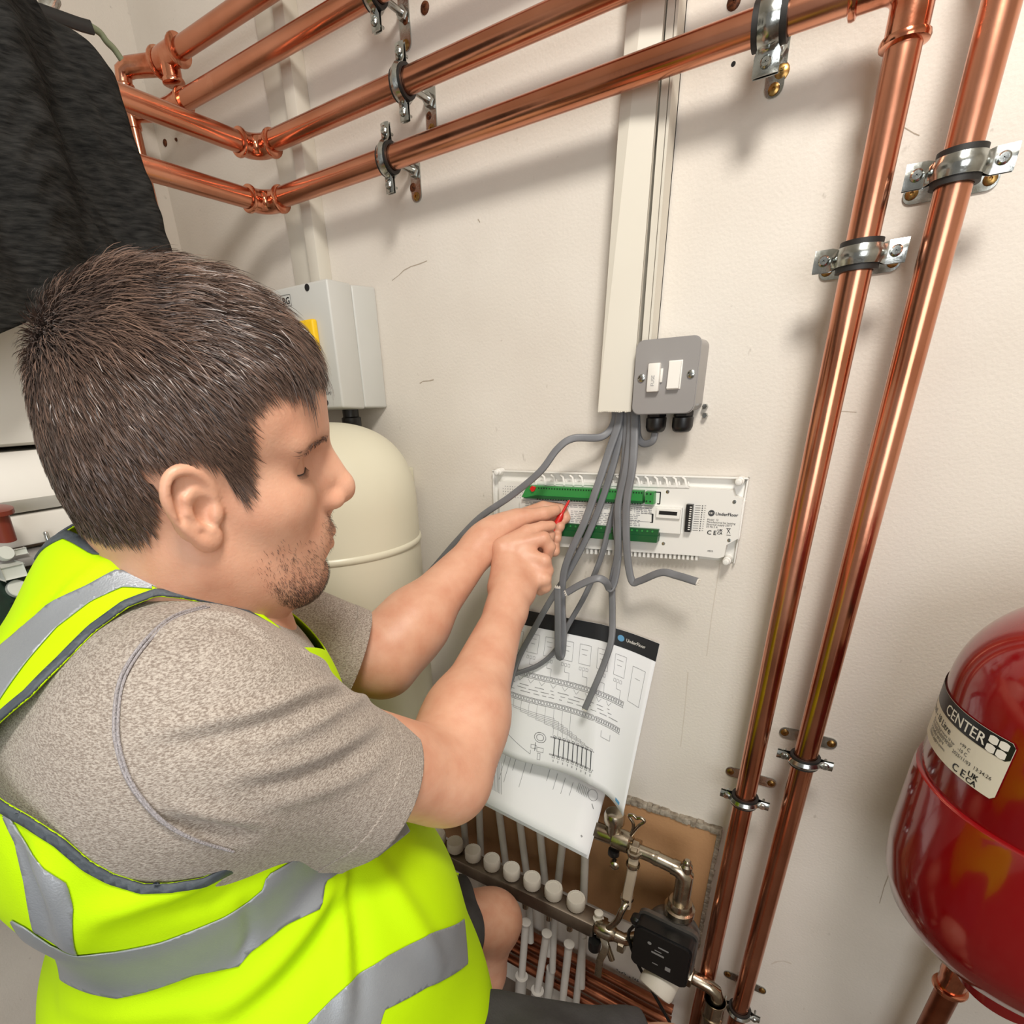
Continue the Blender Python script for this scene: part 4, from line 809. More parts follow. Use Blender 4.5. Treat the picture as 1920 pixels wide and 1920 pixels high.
# copper runs low on the wall
for k, (a_, b_, m_, lb) in enumerate((((640, 1080), (1700, 1500), 'copper_old', 'topmost of the low copper pipes running behind the white tails'), ((640, 1150), (1640, 1530), 'copper_old', 'second of the low copper pipes behind the white tails'), ((640, 1215), (1400, 1500), 'copper_old', 'third of the low copper pipes behind the white tails'), ((640, 1290), (1300, 1530), 'copper_old', 'lowest of the low copper pipes behind the white tails'))):
    q0, q1 = Q(*a_, .022+.0), Q(*b_, .022); z_ = (Q(1000, a_[1]+(b_[1]-a_[1])*(1000-a_[0])/(b_[0]-a_[0]), .022))[2]
    tag(MB().tube([(q0[0]-.5, -.022, z_), (-.075, -.022, z_)], .0108, 18).build('low_copper_pipe', m_), lb, 'pipe')
# ================================================================ BOILER ON THE LEFT WALL
BX = -.85
z1_ = onX(0, 846, BX)[2]; z2_ = onX(0, 970, BX+.01)[2]; z3_ = onX(0, 1020, BX+.02)[2]
boil = thing('boiler', 'white boiler on the left wall with its control drawer folded open behind the man', 'boiler', (-1.05, -.6, .9))
MB().box((XL, -.93, z1_+.004), (BX, -.37, 1.66), .012).build('upper_case', 'white_pl', boil)
mb = MB(); prof = [(XL, z1_-.002), (BX-.004, z1_-.002), (BX+.010, z1_-.012), (BX+.022, z1_-.032), (BX+.026, z1_-.055), (BX+.022, z2_+.012), (BX+.012, z2_+.002), (XL, z2_+.002)]
mb.prism(prof, -.93, -.37, lambda u, v, w: (u, w, v)); mb.build('burner_cover', 'white_pl', boil, 30)
MB().box((XL, -.93, z3_-.01), (BX+.012, -.37, z2_-.001), .004).build('lower_case', 'white_pl', boil)
MB().box((XL, -.92, .98), (BX-.02, -.38, z3_-.01), .004).build('inner_case', 'steel_bar', boil)
a_ = onX(0, 1048, -.82); zt_ = a_[2]
MB().box((-.86, -.93, zt_-.012), (-.80, -.40, zt_), .003).build('drawer_rail', 'metal_grey', boil)
p = onX(82, 990, -.83); MB().lathe([(.006, 0), (.0065, .0015), (.003, .003), (.003, .018), (.0015, .020)], (p[0], p[1], zt_), Z_, 12).build('drawer_screw', 'zinc', boil)
M['pcb'] = mat('circuit_board', (14, 46, 32), .35, var=.5, vscale=60, rgb2=(8, 26, 20))
pcb_o = np.array((-.795, -.60, zt_-.014)); vv = np.array((.30, 0, -.95)); vv /= np.linalg.norm(vv); nn_ = np.array((.95, 0, .30)); nn_ /= np.linalg.norm(nn_)
fb = frame_fn(pcb_o, (0, -1, 0), vv, nn_)
pcb = MB().prism([(-.20, 0), (.33, 0), (.33, .17), (-.20, .17)], -.003, 0, fb).build('circuit_board', 'pcb', boil)
rr = random.Random(9)
M['pcb_part'] = mat('pale_component', (196, 198, 190), .4); M['trace'] = mat('board_trace', (120, 150, 132), .5)
def onB(x, y):
    d = ray(x, y); t = np.dot(pcb_o-CAM_POS, nn_)/np.dot(d, nn_); q = CAM_POS+d*t-pcb_o; return -q[1], float(np.dot(q, vv))
u, v = onB(14, 1073); MB().box(fb(u-.012, v-.010, 0), fb(u+.010, v+.010, .016), .002).build('relay', 'pcb_part', pcb)
u, v = onB(7, 1040); MB().lathe([(.008, 0), (.008, .012), (.0075, .013)], fb(u, v, 0), nn_, 20).build('capacitor', 'pcb_part', pcb)
u, v = onB(30, 1105); MB().lathe([(.010, 0), (.010, .010), (.009, .011)], fb(u, v, 0), nn_, 20).build('capacitor', 'pcb_part', pcb)
u, v = onB(29, 1036); MB().box(fb(u-.010, v-.004, 0), fb(u+.010, v+.004, .004), .001).build('part_label', 'pcb_part', pcb)
mb = MB(); add_text(mb, '#2202', .007, frame_fn(fb(u+.009, v+.002, .0045), (0, 1, 0), -vv, nn_)); mb.build('part_label_print', 'ink', pcb, 0)
mb = MB(); mb2 = MB()
for i in range(60):
    u = rr.uniform(-.15, .3); v = rr.uniform(.01, .16); a = rr.uniform(.002, .006); b = rr.uniform(.001, .004); (mb if i % 3 else mb2).box(fb(u-a, v-b, -.0005), fb(u+a, v+b, rr.uniform(.001, .006)), .0003)
for i in range(24):
    u = rr.uniform(-.15, .28); v = rr.uniform(.01, .15); L = rr.uniform(.01, .05); 
    if rr.random() < .5: mb2.box(fb(u, v, 0), fb(u+L, v+.0006, .0004))
    else: mb2.box(fb(u, v, 0), fb(u+.0006, min(v+L, .165), .0004))
mb.build('board_components', 'black', pcb)['kind'] = 'stuff'; mb2.build('board_components', 'trace', pcb)['kind'] = 'stuff'
p = onX(2, 982, -.80); tag(MB().lathe([(.010, -.02), (.010, .012), (.016, .013), (.016, .018), (.010, .019)], p, (.2, 0, 1), 20).build('red_brown_fitting', mat('red_brown_enamel', (120, 52, 40), .35)), 'red brown fitting at the left edge above the circuit board', 'fitting')
# under the boiler: copper tails and a dark cabinet side
for k, (x, y, lb) in enumerate(((-1.02, -.50, 'copper tail under the boiler at the lower left, nearest the wall corner'), (-.98, -.60, 'copper tail under the boiler at the lower left, the middle one'), (-.95, -.70, 'copper tail under the boiler at the lower left, nearest the edge'))):
    t = thing('boiler_pipe', lb, 'pipe', (x, y, 0)); straight(t, (x, y, 0), (x, y, 1.0), .0142, 'copper_old'); mb = MB(); collar(mb, (x, y, .80), Z_); collar(mb, (x, y, .74), Z_); mb.tube([(x, y, .74), (x, y, .80)], .0165, 20); mb.build('coupling', 'solder', t)
# ================================================================ DARK SHIRT ON A HANGER
M['knit'] = mat('dark_heather_knit', (48, 47, 45), .9, spec=.15, var=.55, vscale=55, rgb2=(21, 21, 20), stretch=(1, 1.0, 5), bump=.9, bscale=70)
GX = -.76
edge = [(150, 62), (190, 84), (212, 115), (228, 160), (247, 225), (268, 290), (290, 345), (307, 400), (321, 450), (333, 490)]
ed = [onX(x, y, GX) for x, y in edge]; ez = np.array([p[2] for p in ed]); ey = np.array([p[1] for p in ed])
tl = onX(0, 4, GX); zb0 = onX(326, 488, GX)[2]; zb1 = onX(0, 622, GX)[2]
shirt = thing('hanging_shirt', 'dark heathered shirt hanging on a black hanger in the upper left corner', 'shirt', (GX, -.5, 1.9))
NU, NV = 110, 90; mb = MB(); vs = []
for j in range(NV+1):
    t = j/NV; ztop = ez[0]; 
    for i in range(NU+1):
        s = i/NU
        zr = ez[0] + (ez[-1]-ez[0])*t; yr = float(np.interp(-zr, -ez, ey)); yl = -.86
        y = yr + (yl-yr)*s
        zt__ = ez[0] + .075*min(s/.35, 1.0); zbt = zb0 + (zb1-zb0)*min((yr-y)/max(ey[-1]-(-.55), .05), 1.4)
        z = zt__ + (zbt-zt__)*t
        fold = .012*math.sin(s*26 + t*2.2 + math.sin(t*3)*.8) * (.3+.9*t) + .010*math.sin(s*11 - t*3.5) + .004*math.sin(s*55+t*6)
        fold += -.014*math.exp(-((s-.10-.10*t)/.035)**2) + .016*math.exp(-((s-.20-.12*t)/.06)**2)
        ed_ = min(s/.05, 1)
        x = GX + fold*ed_ - .006*(1-ed_)**2 - .03*(1-min(t/.12, 1))**2 + .0025*math.sin(z*190+12*math.sin(y*31))*(.5+.5*math.sin(y*17+z*9))
        vs.append((x, y, z))
W = NU+1; fs = [(j*W+i, j*W+i+1, (j+1)*W+i+1, (j+1)*W+i) for j in range(NV) for i in range(NU)]
o = MB().add(vs, fs).build('shirt_body', 'knit', shirt, 80); sm = o.modifiers.new('s', 'SOLIDIFY'); sm.thickness = .003; sm.offset = -1
q = [onX(*k_, GX-.03) for k_ in ((57, 15), (75, 20), (110, 32), (150, 46), (172, 52))]
hg = MB().tube(smooth_path(q, 4), 1, 10, flat=(.012, .006), up=Z_).build('hanger_arm', 'black', shirt)
q = [onX(*k_, GX-.05) for k_ in ((170, 50), (188, 62), (200, 78), (214, 92), (228, 112))]; tag(MB().tube(smooth_path(q, 5), .0035, 10).build('earth_wire', mat('grey_green_wire', (112, 118, 92), .5)), 'grey green wire running from the hanger to the riser top', 'cable')
p = onX(92, 8, GX-.05); t = MB().lathe([(.004, -.014), (.008, -.010), (.008, .010), (.004, .014)], p, (0, .6, .8), 16).build('hook_end', 'zinc', shirt)
# off-screen part of the two left pipe legs ends in bends into the boiler top
for z, pp in ((ZA-.002, pA), (Z3-.002, pB)):
    elbow(pp, (XE, -.50, z), (0, -1, 0), (0, 0, -1), R=.022, leg=.012); straight(pp, (XE, -.50, 1.655), (XE, -.50, z-.03))
    XE_ = XE
# ================================================================ IMPLICIT SURFACES: a body grown as one skin
def _arr(v): return np.array(v, dtype=np.float32)
class Prim:
    __slots__ = ('f', 'c', 'r', 'k', 'op')
    def __init__(s, f, c, r, k, op): s.f, s.c, s.r, s.k, s.op = f, np.array(c, float), r, k, op
def ell(c, r, Rm=None, k=.01, op='u'):
    c = _arr(c); r = _arr(r); Rm = None if Rm is None else _arr(Rm)
    def f(p):
        q = p-c
        if Rm is not None: q = q @ Rm
        a = q/r; k0 = np.sqrt((a*a).sum(1))+1e-9; b = q/(r*r); k1 = np.sqrt((b*b).sum(1))+1e-9; return k0*(k0-1)/k1
    return Prim(f, c, float(max(r)), k, op)
def cone(a, b, ra, rb, k=.01, op='u', flat=None):
    """flat=(direction, factor): the section is squeezed by factor along direction"""
    a = _arr(a); b = _arr(b); d = b-a; dd = float(d@d)
    fl = None
    if flat is not None: fd = _arr(flat[0]); fd = fd/np.linalg.norm(fd); fl = 1/flat[1]-1
    def f(p):
        q = p-a; t = np.clip((q@d)/dd, 0, 1); v = q - t[:, None]*d
        if fl is not None: e = v@fd; v = v + (e*fl)[:, None]*fd
        return np.sqrt((v*v).sum(1)) - (ra+(rb-ra)*t)
    return Prim(f, (a+b)/2, float(np.linalg.norm(d)/2+max(ra, rb)), k, op)
def sph(c, r, k=.01, op='u'):
    c = _arr(c)
    return Prim(lambda p: np.sqrt(((p-c)**2).sum(1))-r, c, r, k, op)
def fieldval(prims, p, ctr=None, half=None, h=0.0):
    v = None
    for q in prims:
        if ctr is not None and np.linalg.norm(q.c-ctr)-q.r-half > q.k+2*h+.004: continue
        d = q.f(p)
        if v is None:
            if q.op == 'u': v = d
            continue
        if q.op == 'u':
            e = np.maximum(q.k-np.abs(v-d), 0)/q.k; v = np.minimum(v, d)-e*e*q.k*.25
        else:
            d = -d; e = np.maximum(q.k-np.abs(v-d), 0)/q.k; v = np.maximum(v, d)+e*e*q.k*.25
    return v
def extract(prims, lo, hi, h, B=24, post=None):
    lo = np.array(lo, float); hi = np.array(hi, float); n = np.ceil((hi-lo)/h).astype(int); nb = np.ceil(n/B).astype(int)
    half = B*h*math.sqrt(3)/2; VID = []; VP = []; FQ = []; g = np.arange(-1, B+1); NX, NY, NZ = (nb*B+4)
    I, J, K = np.meshgrid(g, g, g, indexing='ij'); base = np.stack([I, J, K], -1).reshape(-1, 3)
    for bx in range(nb[0]):
        for by in range(nb[1]):
            for bz in range(nb[2]):
                i0 = np.array((bx, by, bz))*B; ctr = lo+(i0+B/2)*h
                cv = fieldval(prims, ctr[None].astype(np.float32), ctr, half*1.1, h)
                if cv is None or abs(cv[0]) > half*1.35+.012: continue
                pts = (lo+(base+i0)*h).astype(np.float32); v = fieldval(prims, pts, ctr, half*1.15, h)
                if v is None: continue
                if post is not None: v = post(pts, v)
                m_ = B+2; v = v.reshape(m_, m_, m_); s = v < 0
                if s.all() or not s.any(): continue
                P4 = pts.reshape(m_, m_, m_, 3); c = m_-1
                acc = np.zeros((c, c, c, 3), np.float32); cnt = np.zeros((c, c, c), np.float32)
                for ax in range(3):
                    sl0 = [slice(None)]*3; sl1 = [slice(None)]*3; sl0[ax] = slice(0, -1); sl1[ax] = slice(1, None); sl0, sl1 = tuple(sl0), tuple(sl1)
                    a, b = v[sl0], v[sl1]; cr = (s[sl0] != s[sl1]); t = np.where(cr, a/np.where(cr, a-b, 1), 0)[..., None]
                    pt = P4[sl0]*(1-t)+P4[sl1]*t; pt = pt*cr[..., None]; o1, o2 = [k for k in range(3) if k != ax]
                    for d1 in (0, 1):
                        for d2 in (0, 1):
                            sl = [slice(None)]*3; sl[o1] = slice(d1, d1+c); sl[o2] = slice(d2, d2+c); sl = tuple(sl); acc += pt[sl]; cnt += cr[sl]
                cell = cnt > 0; ids = np.nonzero(cell); gi = np.stack(ids, 1)+i0-1+1; key = (gi[:, 0].astype(np.int64)*NY+gi[:, 1])*NZ+gi[:, 2]
                VID.append(key); VP.append(acc[cell]/cnt[cell][:, None])
                for ax in range(3):
                    sl = [slice(1, B+1)]*3; a = s[tuple(sl)]; sl[ax] = slice(2, B+2); b = s[tuple(sl)]; e = np.stack(np.nonzero(a != b), 1)
                    if not len(e): continue
                    inside = a[a != b]; o1, o2 = [(1, 2), (2, 0), (0, 1)][ax]; ge = e+i0+1
                    def cid(d1, d2):
                        q = ge.copy(); q[:, o1] += d1; q[:, o2] += d2; return (q[:, 0].astype(np.int64)*NY+q[:, 1])*NZ+q[:, 2]
                    qd = np.stack([cid(-1, -1), cid(0, -1), cid(0, 0), cid(-1, 0)], 1); qd[~inside] = qd[~inside][:, ::-1]; FQ.append(qd)
    key = np.concatenate(VID); vp = np.concatenate(VP); uk, first = np.unique(key, return_index=True); V = vp[first]; Q = np.concatenate(FQ)
    idx = np.searchsorted(uk, Q); idx = np.clip(idx, 0, len(uk)-1); ok = (uk[idx] == Q).all(1); return V.astype(np.float64), idx[ok]
def relax(V, Q, it=1, lam=.5):
    e = np.concatenate([Q[:, [0, 1]], Q[:, [1, 2]], Q[:, [2, 3]], Q[:, [3, 0]]]); 
    for _ in range(it):
        s = np.zeros_like(V); n = np.zeros(len(V))
        for a, b in ((0, 1), (1, 0)):
            for k in range(3): s[:, k] += np.bincount(e[:, a], V[e[:, b], k], len(V))
            n += np.bincount(e[:, a], minlength=len(V))
        V = V + lam*(s/np.maximum(n, 1)[:, None]-V)*(n > 0)[:, None]
    return V
def vnormals(V, Fc):
    n = np.zeros_like(V); T_ = Fc[:, :3]; a = np.cross(V[T_[:, 1]]-V[T_[:, 0]], V[T_[:, 2]]-V[T_[:, 0]])
    if Fc.shape[1] == 4: a = a + np.cross(V[Fc[:, 2]]-V[Fc[:, 0]], V[Fc[:, 3]]-V[Fc[:, 0]])
    for c in range(Fc.shape[1]):
        for k in range(3): n[:, k] += np.bincount(Fc[:, c], a[:, k], len(V))
    return n/np.maximum(np.linalg.norm(n, axis=1), 1e-12)[:, None]
def tris(Q): return np.concatenate([Q[:, [0, 1, 2]], Q[:, [0, 2, 3]]])
def clip_mesh(V, Tr, g):
    """keep where g >= 0, cutting triangles along g = 0"""
    s = g[Tr] >= 0; n = s.sum(1); keep = Tr[n == 3]; out = [keep]; newV = [V]; nv = len(V); ed = {}
    def cut(i, j):
        nonlocal nv
        k = (i, j) if i < j else (j, i)
        if k not in ed:
            t = g[k[0]]/(g[k[0]]-g[k[1]]); newV.append((V[k[0]]*(1-t)+V[k[1]]*t)[None]); ed[k] = nv; nv += 1
        return ed[k]
    ex = []
    for t, m_, c in zip(Tr[(n > 0) & (n < 3)], s[(n > 0) & (n < 3)], n[(n > 0) & (n < 3)]):
        if c == 1:
            i = int(np.argmax(m_)); a, b, d = int(t[i]), int(t[(i+1) % 3]), int(t[(i+2) % 3]); ex.append((a, cut(a, b), cut(a, d)))
        else:
            i = int(np.argmin(m_)); a, b, d = int(t[i]), int(t[(i+1) % 3]), int(t[(i+2) % 3]); p, q = cut(a, b), cut(a, d); ex.append((p, b, d)); ex.append((p, d, q))
    if ex: out.append(np.array(ex))
    F_ = np.concatenate(out); V2 = np.concatenate(newV); used = np.zeros(len(V2), bool); used[F_.ravel()] = True; mp_ = np.cumsum(used)-1; return V2[used], mp_[F_]
def np_mesh(name, V, Fc, m, parent=None, smooth=180, thick=0, label=None, tint=None):
    me = bpy.data.meshes.new(name); nf = len(Fc); c = Fc.shape[1]
    me.vertices.add(len(V)); me.vertices.foreach_set('co', np.ascontiguousarray(V, np.float32).ravel()); me.loops.add(nf*c); me.loops.foreach_set('vertex_index', np.ascontiguousarray(Fc, np.int32).ravel())
    me.polygons.add(nf); me.polygons.foreach_set('loop_start', np.arange(0, nf*c, c, dtype=np.int32)); 
    try: me.polygons.foreach_set('loop_total', np.full(nf, c, np.int32))
    except Exception: pass
    me.update(calc_edges=True); me.validate()
    if tint is not None:
        at = me.attributes.new('tint', 'FLOAT', 'POINT'); at.data.foreach_set('value', np.ascontiguousarray(tint, np.float32))
    me.materials.append(m if not isinstance(m, str) else M[m]); me.polygons.foreach_set('use_smooth', [True]*len(me.polygons))
    o = bpy.data.objects.new(name, me); C.objects.link(o); adopt(o, parent)
    if thick: sm = o.modifiers.new('s', 'SOLIDIFY'); sm.thickness = thick; sm.offset = -1
    if label: o['label'] = label
    return o
def polysd(poly, u, v):
    """signed distance in 2D, positive inside"""
    poly = np.array(poly, float); d = np.full(len(u), 1e9); ins = np.zeros(len(u), bool)
    for i in range(len(poly)):
        a, b = poly[i], poly[(i+1) % len(poly)]; ex, ey = b-a; wx, wy = u-a[0], v-a[1]; t = np.clip((wx*ex+wy*ey)/max(ex*ex+ey*ey, 1e-12), 0, 1)
        d = np.minimum(d, np.hypot(wx-ex*t, wy-ey*t)); c1 = (a[1] > v) != (b[1] > v); xi = a[0]+(v-a[1])/(b[1]-a[1]+1e-15)*(b[0]-a[0]); ins ^= c1 & (u < xi)
    return np.where(ins, d, -d)
def march(prims, px, py, t0=.15, t1=1.2):
    """where a sight line first meets a surface"""
    d = ray(px, py); L = np.linalg.norm(d); t = t0
    for _ in range(120):
        p = CAM_POS+d*t; v = float(fieldval(prims, p[None].astype(np.float32))[0])
        if v < .0004: return p
        t += max(v*.7, .0008)/L
        if t > t1: return None
    return None

# ---------------------------------------------------------------- the man: pose
M['skin'] = mat('skin', (220, 172, 144), .46, spec=.45, var=.30, vscale=38, rgb2=(206, 148, 120), bump=.12, bscale=420, sss=.12)
M['lip'] = mat('lip_skin', (190, 118, 98), .4)
HO = np.array((-.430, -.566, 1.406)); HF = np.array((.586, .800, -.126)); HL = np.array((-.778, .600, .185)); HU = np.cross(HF, HL); HF /= np.linalg.norm(HF); HU /= np.linalg.norm(HU); HL = np.cross(HU, HF)
HR = np.stack([HF, HL, HU], 1)
def H(x, y, z): return HO + HF*x + HL*y + HU*z
def he(c, r, k=.01, op='u', rot=None):
    Rm = HR if rot is None else HR @ rot
    return ell(H(*c), r, Rm, k, op)
def hc(a, b, ra, rb, k=.01, op='u'): return cone(H(*a), H(*b), ra, rb, k, op)
def rotz(a): c, s = math.cos(math.radians(a)), math.sin(math.radians(a)); return np.array([[c, -s, 0], [s, c, 0], [0, 0, 1]])
def roty(a): c, s = math.cos(math.radians(a)), math.sin(math.radians(a)); return np.array([[c, 0, s], [0, 1, 0], [-s, 0, c]])
head = [
    he((-.004, 0, .045), (.090, .077, .088), .02), he((.038, 0, .062), (.056, .064, .050), .03), he((-.030, 0, .02), (.063, .070, .070), .03),
    he((.030, 0, -.030), (.062, .062, .062), .03), he((.048, 0, -.062), (.044, .048, .042), .025),
    hc((.0, .052, -.050), (.066, .020, -.090), .020, .018, .022), hc((.0, -.052, -.050), (.066, -.020, -.090), .020, .018, .022),
    he((.074, 0, -.086), (.021, .026, .019), .018), he((.030, 0, -.088), (.052, .046, .026), .025),
    hc((.083, .010, .040), (.066, .046, .038), .012, .011, .014), hc((.083, -.010, .040), (.066, -.046, .038), .012, .011, .014),
    he((.049, .041, -.010), (.024, .020, .018), .03), he((.049, -.041, -.010), (.024, .020, .018), .03),
    he((.076, 0, -.050), (.022, .030, .028), .018)]
for s in (1, -1):
    head += [he((.0985, .036*s, .021), (.026, .023, .0115), .014, 's'), he((.0600, .0325*s, .0185), (.0148, .0165, .0130), .005), he((.087, .011*s, -.002), (.014, .010, .018), .010)]
head += [hc((.080, 0, .036), (.109, 0, -.003), .0125, .0105, .010), sph(H(.1105, 0, -.0095), .0112, .008), hc((.106, 0, -.017), (.096, 0, -.028), .006, .006, .006)]
for s in (1, -1): head += [he((.0985, .0125*s, -.0155), (.0125, .0075, .0085), .006), he((.101, .0060*s, -.0290), (.006, .0032, .004), .003, 's')]
head += [hc((.0985, .004, -.0475), (.0865, .022, -.0520), .0058, .0035, .006), hc((.0985, -.004, -.0475), (.0865, -.022, -.0520), .0058, .0035, .006), hc((.0960, 0, -.0605), (.0860, .018, -.0565), .0062, .0040, .006), hc((.0960, 0, -.0605), (.0860, -.018, -.0565), .0062, .0040, .006),
         hc((.107, 0, -.0535), (.0900, .024, -.0545), .0016, .0012, .004, 's'), hc((.107, 0, -.0535), (.0900, -.024, -.0545), .0016, .0012, .004, 's'), he((.094, 0, -.073), (.008, .018, .005), .010, 's')]
# ears
for s in (1, -1):
    sp_ = math.radians(24); eo = np.array((.003, .0735*s, -.006)); ea = np.array((math.cos(sp_), -math.sin(sp_)*s, 0)); eb = np.array((-.16, 0, .987)); en = np.cross(ea, eb); en = en*(1 if en[1]*s > 0 else -1)
    def E(a, b, n=0): return H(*(eo + ea*a*.001 + eb*b*.001 + en*n*.001))
    rim = [(7, 3, 1), (9, 12, 2), (8, 21, 3), (2, 28, 4.5), (-6, 31, 5.5), (-14, 29, 6.5), (-20, 22, 7), (-22.5, 12, 7), (-21, 2, 6.5), (-17, -8, 6), (-12, -16, 5), (-6, -22, 4)]
    Re = np.stack([HR@ea, HR@eb, HR@en], 1)
    head += [ell(E(-6, 5, 2.5), (.0165, .025, .0035), Re, .004)]
    rim = smooth_path(rim, 3)
    for q0, q1 in zip(rim[:-1], rim[1:]): head.append(cone(E(*q0), E(*q1), .0030, .0030, .0030))
    head += [ell(E(-2, -20, 3), (.0085, .0085, .0040), Re, .006), ell(E(-1.5, -1, 6), (.0085, .0125, .0060), Re, .003, 's'), ell(E(-9, 20, 7.5), (.0085, .0065, .0035), Re, .003, 's'), ell(E(-16, 10, 8.5), (.0022, .014, .0028), Re, .003, 's')]
    for q0, q1 in (((-4, 17, 4), (-10, 12, 5.5)), ((-10, 12, 5.5), (-12, 2, 5.5)), ((-12, 2, 5.5), (-8, -9, 5)), ((-8, -9, 5), (-1, -13, 4.5))): head.append(cone(E(*q0), E(*q1), .0024, .0024, .003))
    head += [ell(E(7.5, -2, 3.5), (.0042, .0062, .0038), Re, .004)]
N0 = np.array((-.494, -.613, 1.287)); AZ = math.radians(55); BF = np.array((math.cos(AZ), math.sin(AZ), 0)); BR2 = np.array((BF[1], -BF[0], 0)); BZ = np.array((0, 0, 1.))
BRm = np.stack([BR2, BF, BZ], 1)
def B_(u, v, w): return N0 + BR2*u + BF*v + BZ*w
neck = [cone(H(-.028, 0, -.02), B_(0, .035, -.03), .062, .066, .03), cone(H(.0, 0, -.06), B_(0, .05, -.02), .052, .060, .03), cone(B_(0, .03, -.03), B_(.12, .01, -.085), .050, .035, .05), cone(B_(0, .03, -.03), B_(-.12, .01, -.085), .050, .035, .05)]
SR = P(392, 1378, .405); ER = P(832, 1456, .605); WR = P(950, 1143, .772)
SL = B_(-.155, .05, -.065); EL = P(715, 1240, .745); WL = P(902, 1024, .822)
armR = [cone(SR, ER, .058, .050, .02), cone(ER, ER+(WR-ER)*.30, .046, .049, .03), cone(ER+(WR-ER)*.25, WR, .048, .027, .03)]
armL = [cone(SL, EL, .055, .047, .02), cone(EL, EL+(WL-EL)*.3, .044, .047, .03), cone(EL+(WL-EL)*.25, WL, .046, .026, .03)]
def chain(pts, rs, k=.006):
    out = []; pts = [P(*q) for q in pts]
    for i in range(len(pts)-1): out.append(cone(pts[i], pts[i+1], rs[i], rs[i+1], k if i == 0 else .003))
    return out
handR = [cone(WR, P(956, 1108, .780), .027, .028, .02), cone(P(960, 1105, .782), P(942, 1034, .800), .020, .0135, .012), cone(P(965, 1105, .782), P(964, 1032, .802), .020, .0135, .012), cone(P(972, 1108, .784), P(987, 1048, .802), .020, .0125, .012), cone(P(980, 1112, .786), P(1003, 1078, .800), .018, .0115, .012)]
handR += [cone(P(937, 1100, .795), P(940, 1040, .815), .018, .012, .014)]
fingR = [((938, 1024, .800), (988, 997, .806), (1016, 989, .812), (1033, 986, .814)), ((964, 1024, .798), (1019, 1010, .794), (1030, 1026, .800), (1026, 1044, .808)), ((988, 1042, .796), (1020, 1052, .788), (1026, 1070, .796), (1018, 1082, .806)), ((1003, 1074, .794), (1020, 1086, .788), (1022, 1100, .797), (1013, 1107, .806))]
for fr_ in fingR: handR += chain(fr_, (.0118, .0104, .0092, .0080), .010)
handR += chain(((975, 1098, .800), (1008, 1060, .822), (1018, 1030, .826), (1030, 1003, .826)), (.015, .012, .011, .0095), .012)
handL = [cone(WL, P(920, 1006, .826), .026, .026, .02), cone(P(915, 1010, .826), P(965, 985, .842), .024, .017, .014), cone(P(920, 1020, .832), P(975, 1005, .848), .020, .016, .014), cone(P(930, 990, .824), P(968, 972, .828), .018, .014, .014)]
handL += chain(((950, 985, .822), (988, 970, .824), (1020, 964, .828), (1041, 957, .832)), (.016, .0125, .0112, .0088), .012)
for fr_ in (((966, 972, .850), (1018, 952, .862), (1052, 955, .856), (1060, 972, .846)), ((972, 985, .855), (1022, 972, .866), (1048, 976, .856), (1049, 988, .842)), ((976, 1000, .856), (1022, 995, .866), (1042, 998, .854), (1043, 1010, .840)), ((976, 1015, .854), (1018, 1018, .862), (1038, 1022, .850), (1040, 1034, .838))): handL += chain(fr_, (.0120, .0105, .0096, .0085), .010)
torso_skin = [ell(B_(0, .04, -.20), (.16, .10, .22), BRm, .05), ell(B_(0, .03, -.50), (.16, .12, .18), BRm, .06)]
HIPL, HIPR = B_(-.095, .03, -.56), B_(.095, .03, -.56); KL = onY(922, 1724, -.235); KR = onY(1262, 2022, -.36)
KLd = np.array((KL[0]-.07, KL[1]-.07, .09)); KRd = np.array((KR[0]-.02, KR[1]-.05, .09))
legs = [cone(HIPL, KL, .075, .052, .04), cone(KL, KL+(KLd-KL)*.3, .049, .046, .03), cone(KL+(KLd-KL)*.3, KLd, .047, .034, .03), cone(HIPR, KR, .078, .055, .04), cone(KR, KR+(KRd-KR)*.3, .052, .052, .03), cone(KR+(KRd-KR)*.3, KRd, .052, .034, .03)]
for q in (KLd, KRd): legs += [cone(q, q+BF*.10-BZ*.05, .036, .030, .03), cone(q-BZ*.04, q-BZ*.045+BF*.01, .038, .036, .03)]
print('lengths: upper R %.3f fore R %.3f upper L %.3f fore L %.3f thigh L %.3f R %.3f' % tuple(np.linalg.norm(a-b) for a, b in ((SR, ER), (ER, WR), (SL, EL), (EL, WL), (HIPL, KL), (HIPR, KR))))
body = head + neck
def bbox(prims, pad=.01):
    lo = np.min([p.c-p.r for p in prims], 0)-pad; hi = np.max([p.c+p.r for p in prims], 0)+pad; return lo, hi
man_ = thing('person', 'man with short brown hair in a yellow hi-vis vest wiring the controller with both hands', 'person', (N0[0], N0[1], 0))
MV = []; MF = []; nn__ = 0
def addm(V, Q):
    global nn__
    MV.append(V); MF.append(Q+nn__); nn__ += len(V)
t_ = time.time()
lo, hi = bbox(head, .012); HV, HQ = extract(head+neck, lo, hi, .0015); HV = relax(HV, HQ, 1, .4); addm(HV, HQ)
for pr_, h in ((armR+handR, .0021), (armL+handL, .0021)):
    lo, hi = bbox(pr_); V, Q = extract(pr_, lo, hi, h); V = relax(V, Q, 1, .5); addm(V, Q)
trunk = neck + torso_skin + legs
lo, hi = bbox(trunk); V, Q = extract(trunk, lo, hi, .006, 16); V = relax(V, Q, 1, .5); addm(V, Q)
np_mesh('body', np.concatenate(MV), np.concatenate(MF), 'skin', man_)
print('skin', round(time.time()-t_, 1), [len(v) for v in MV])
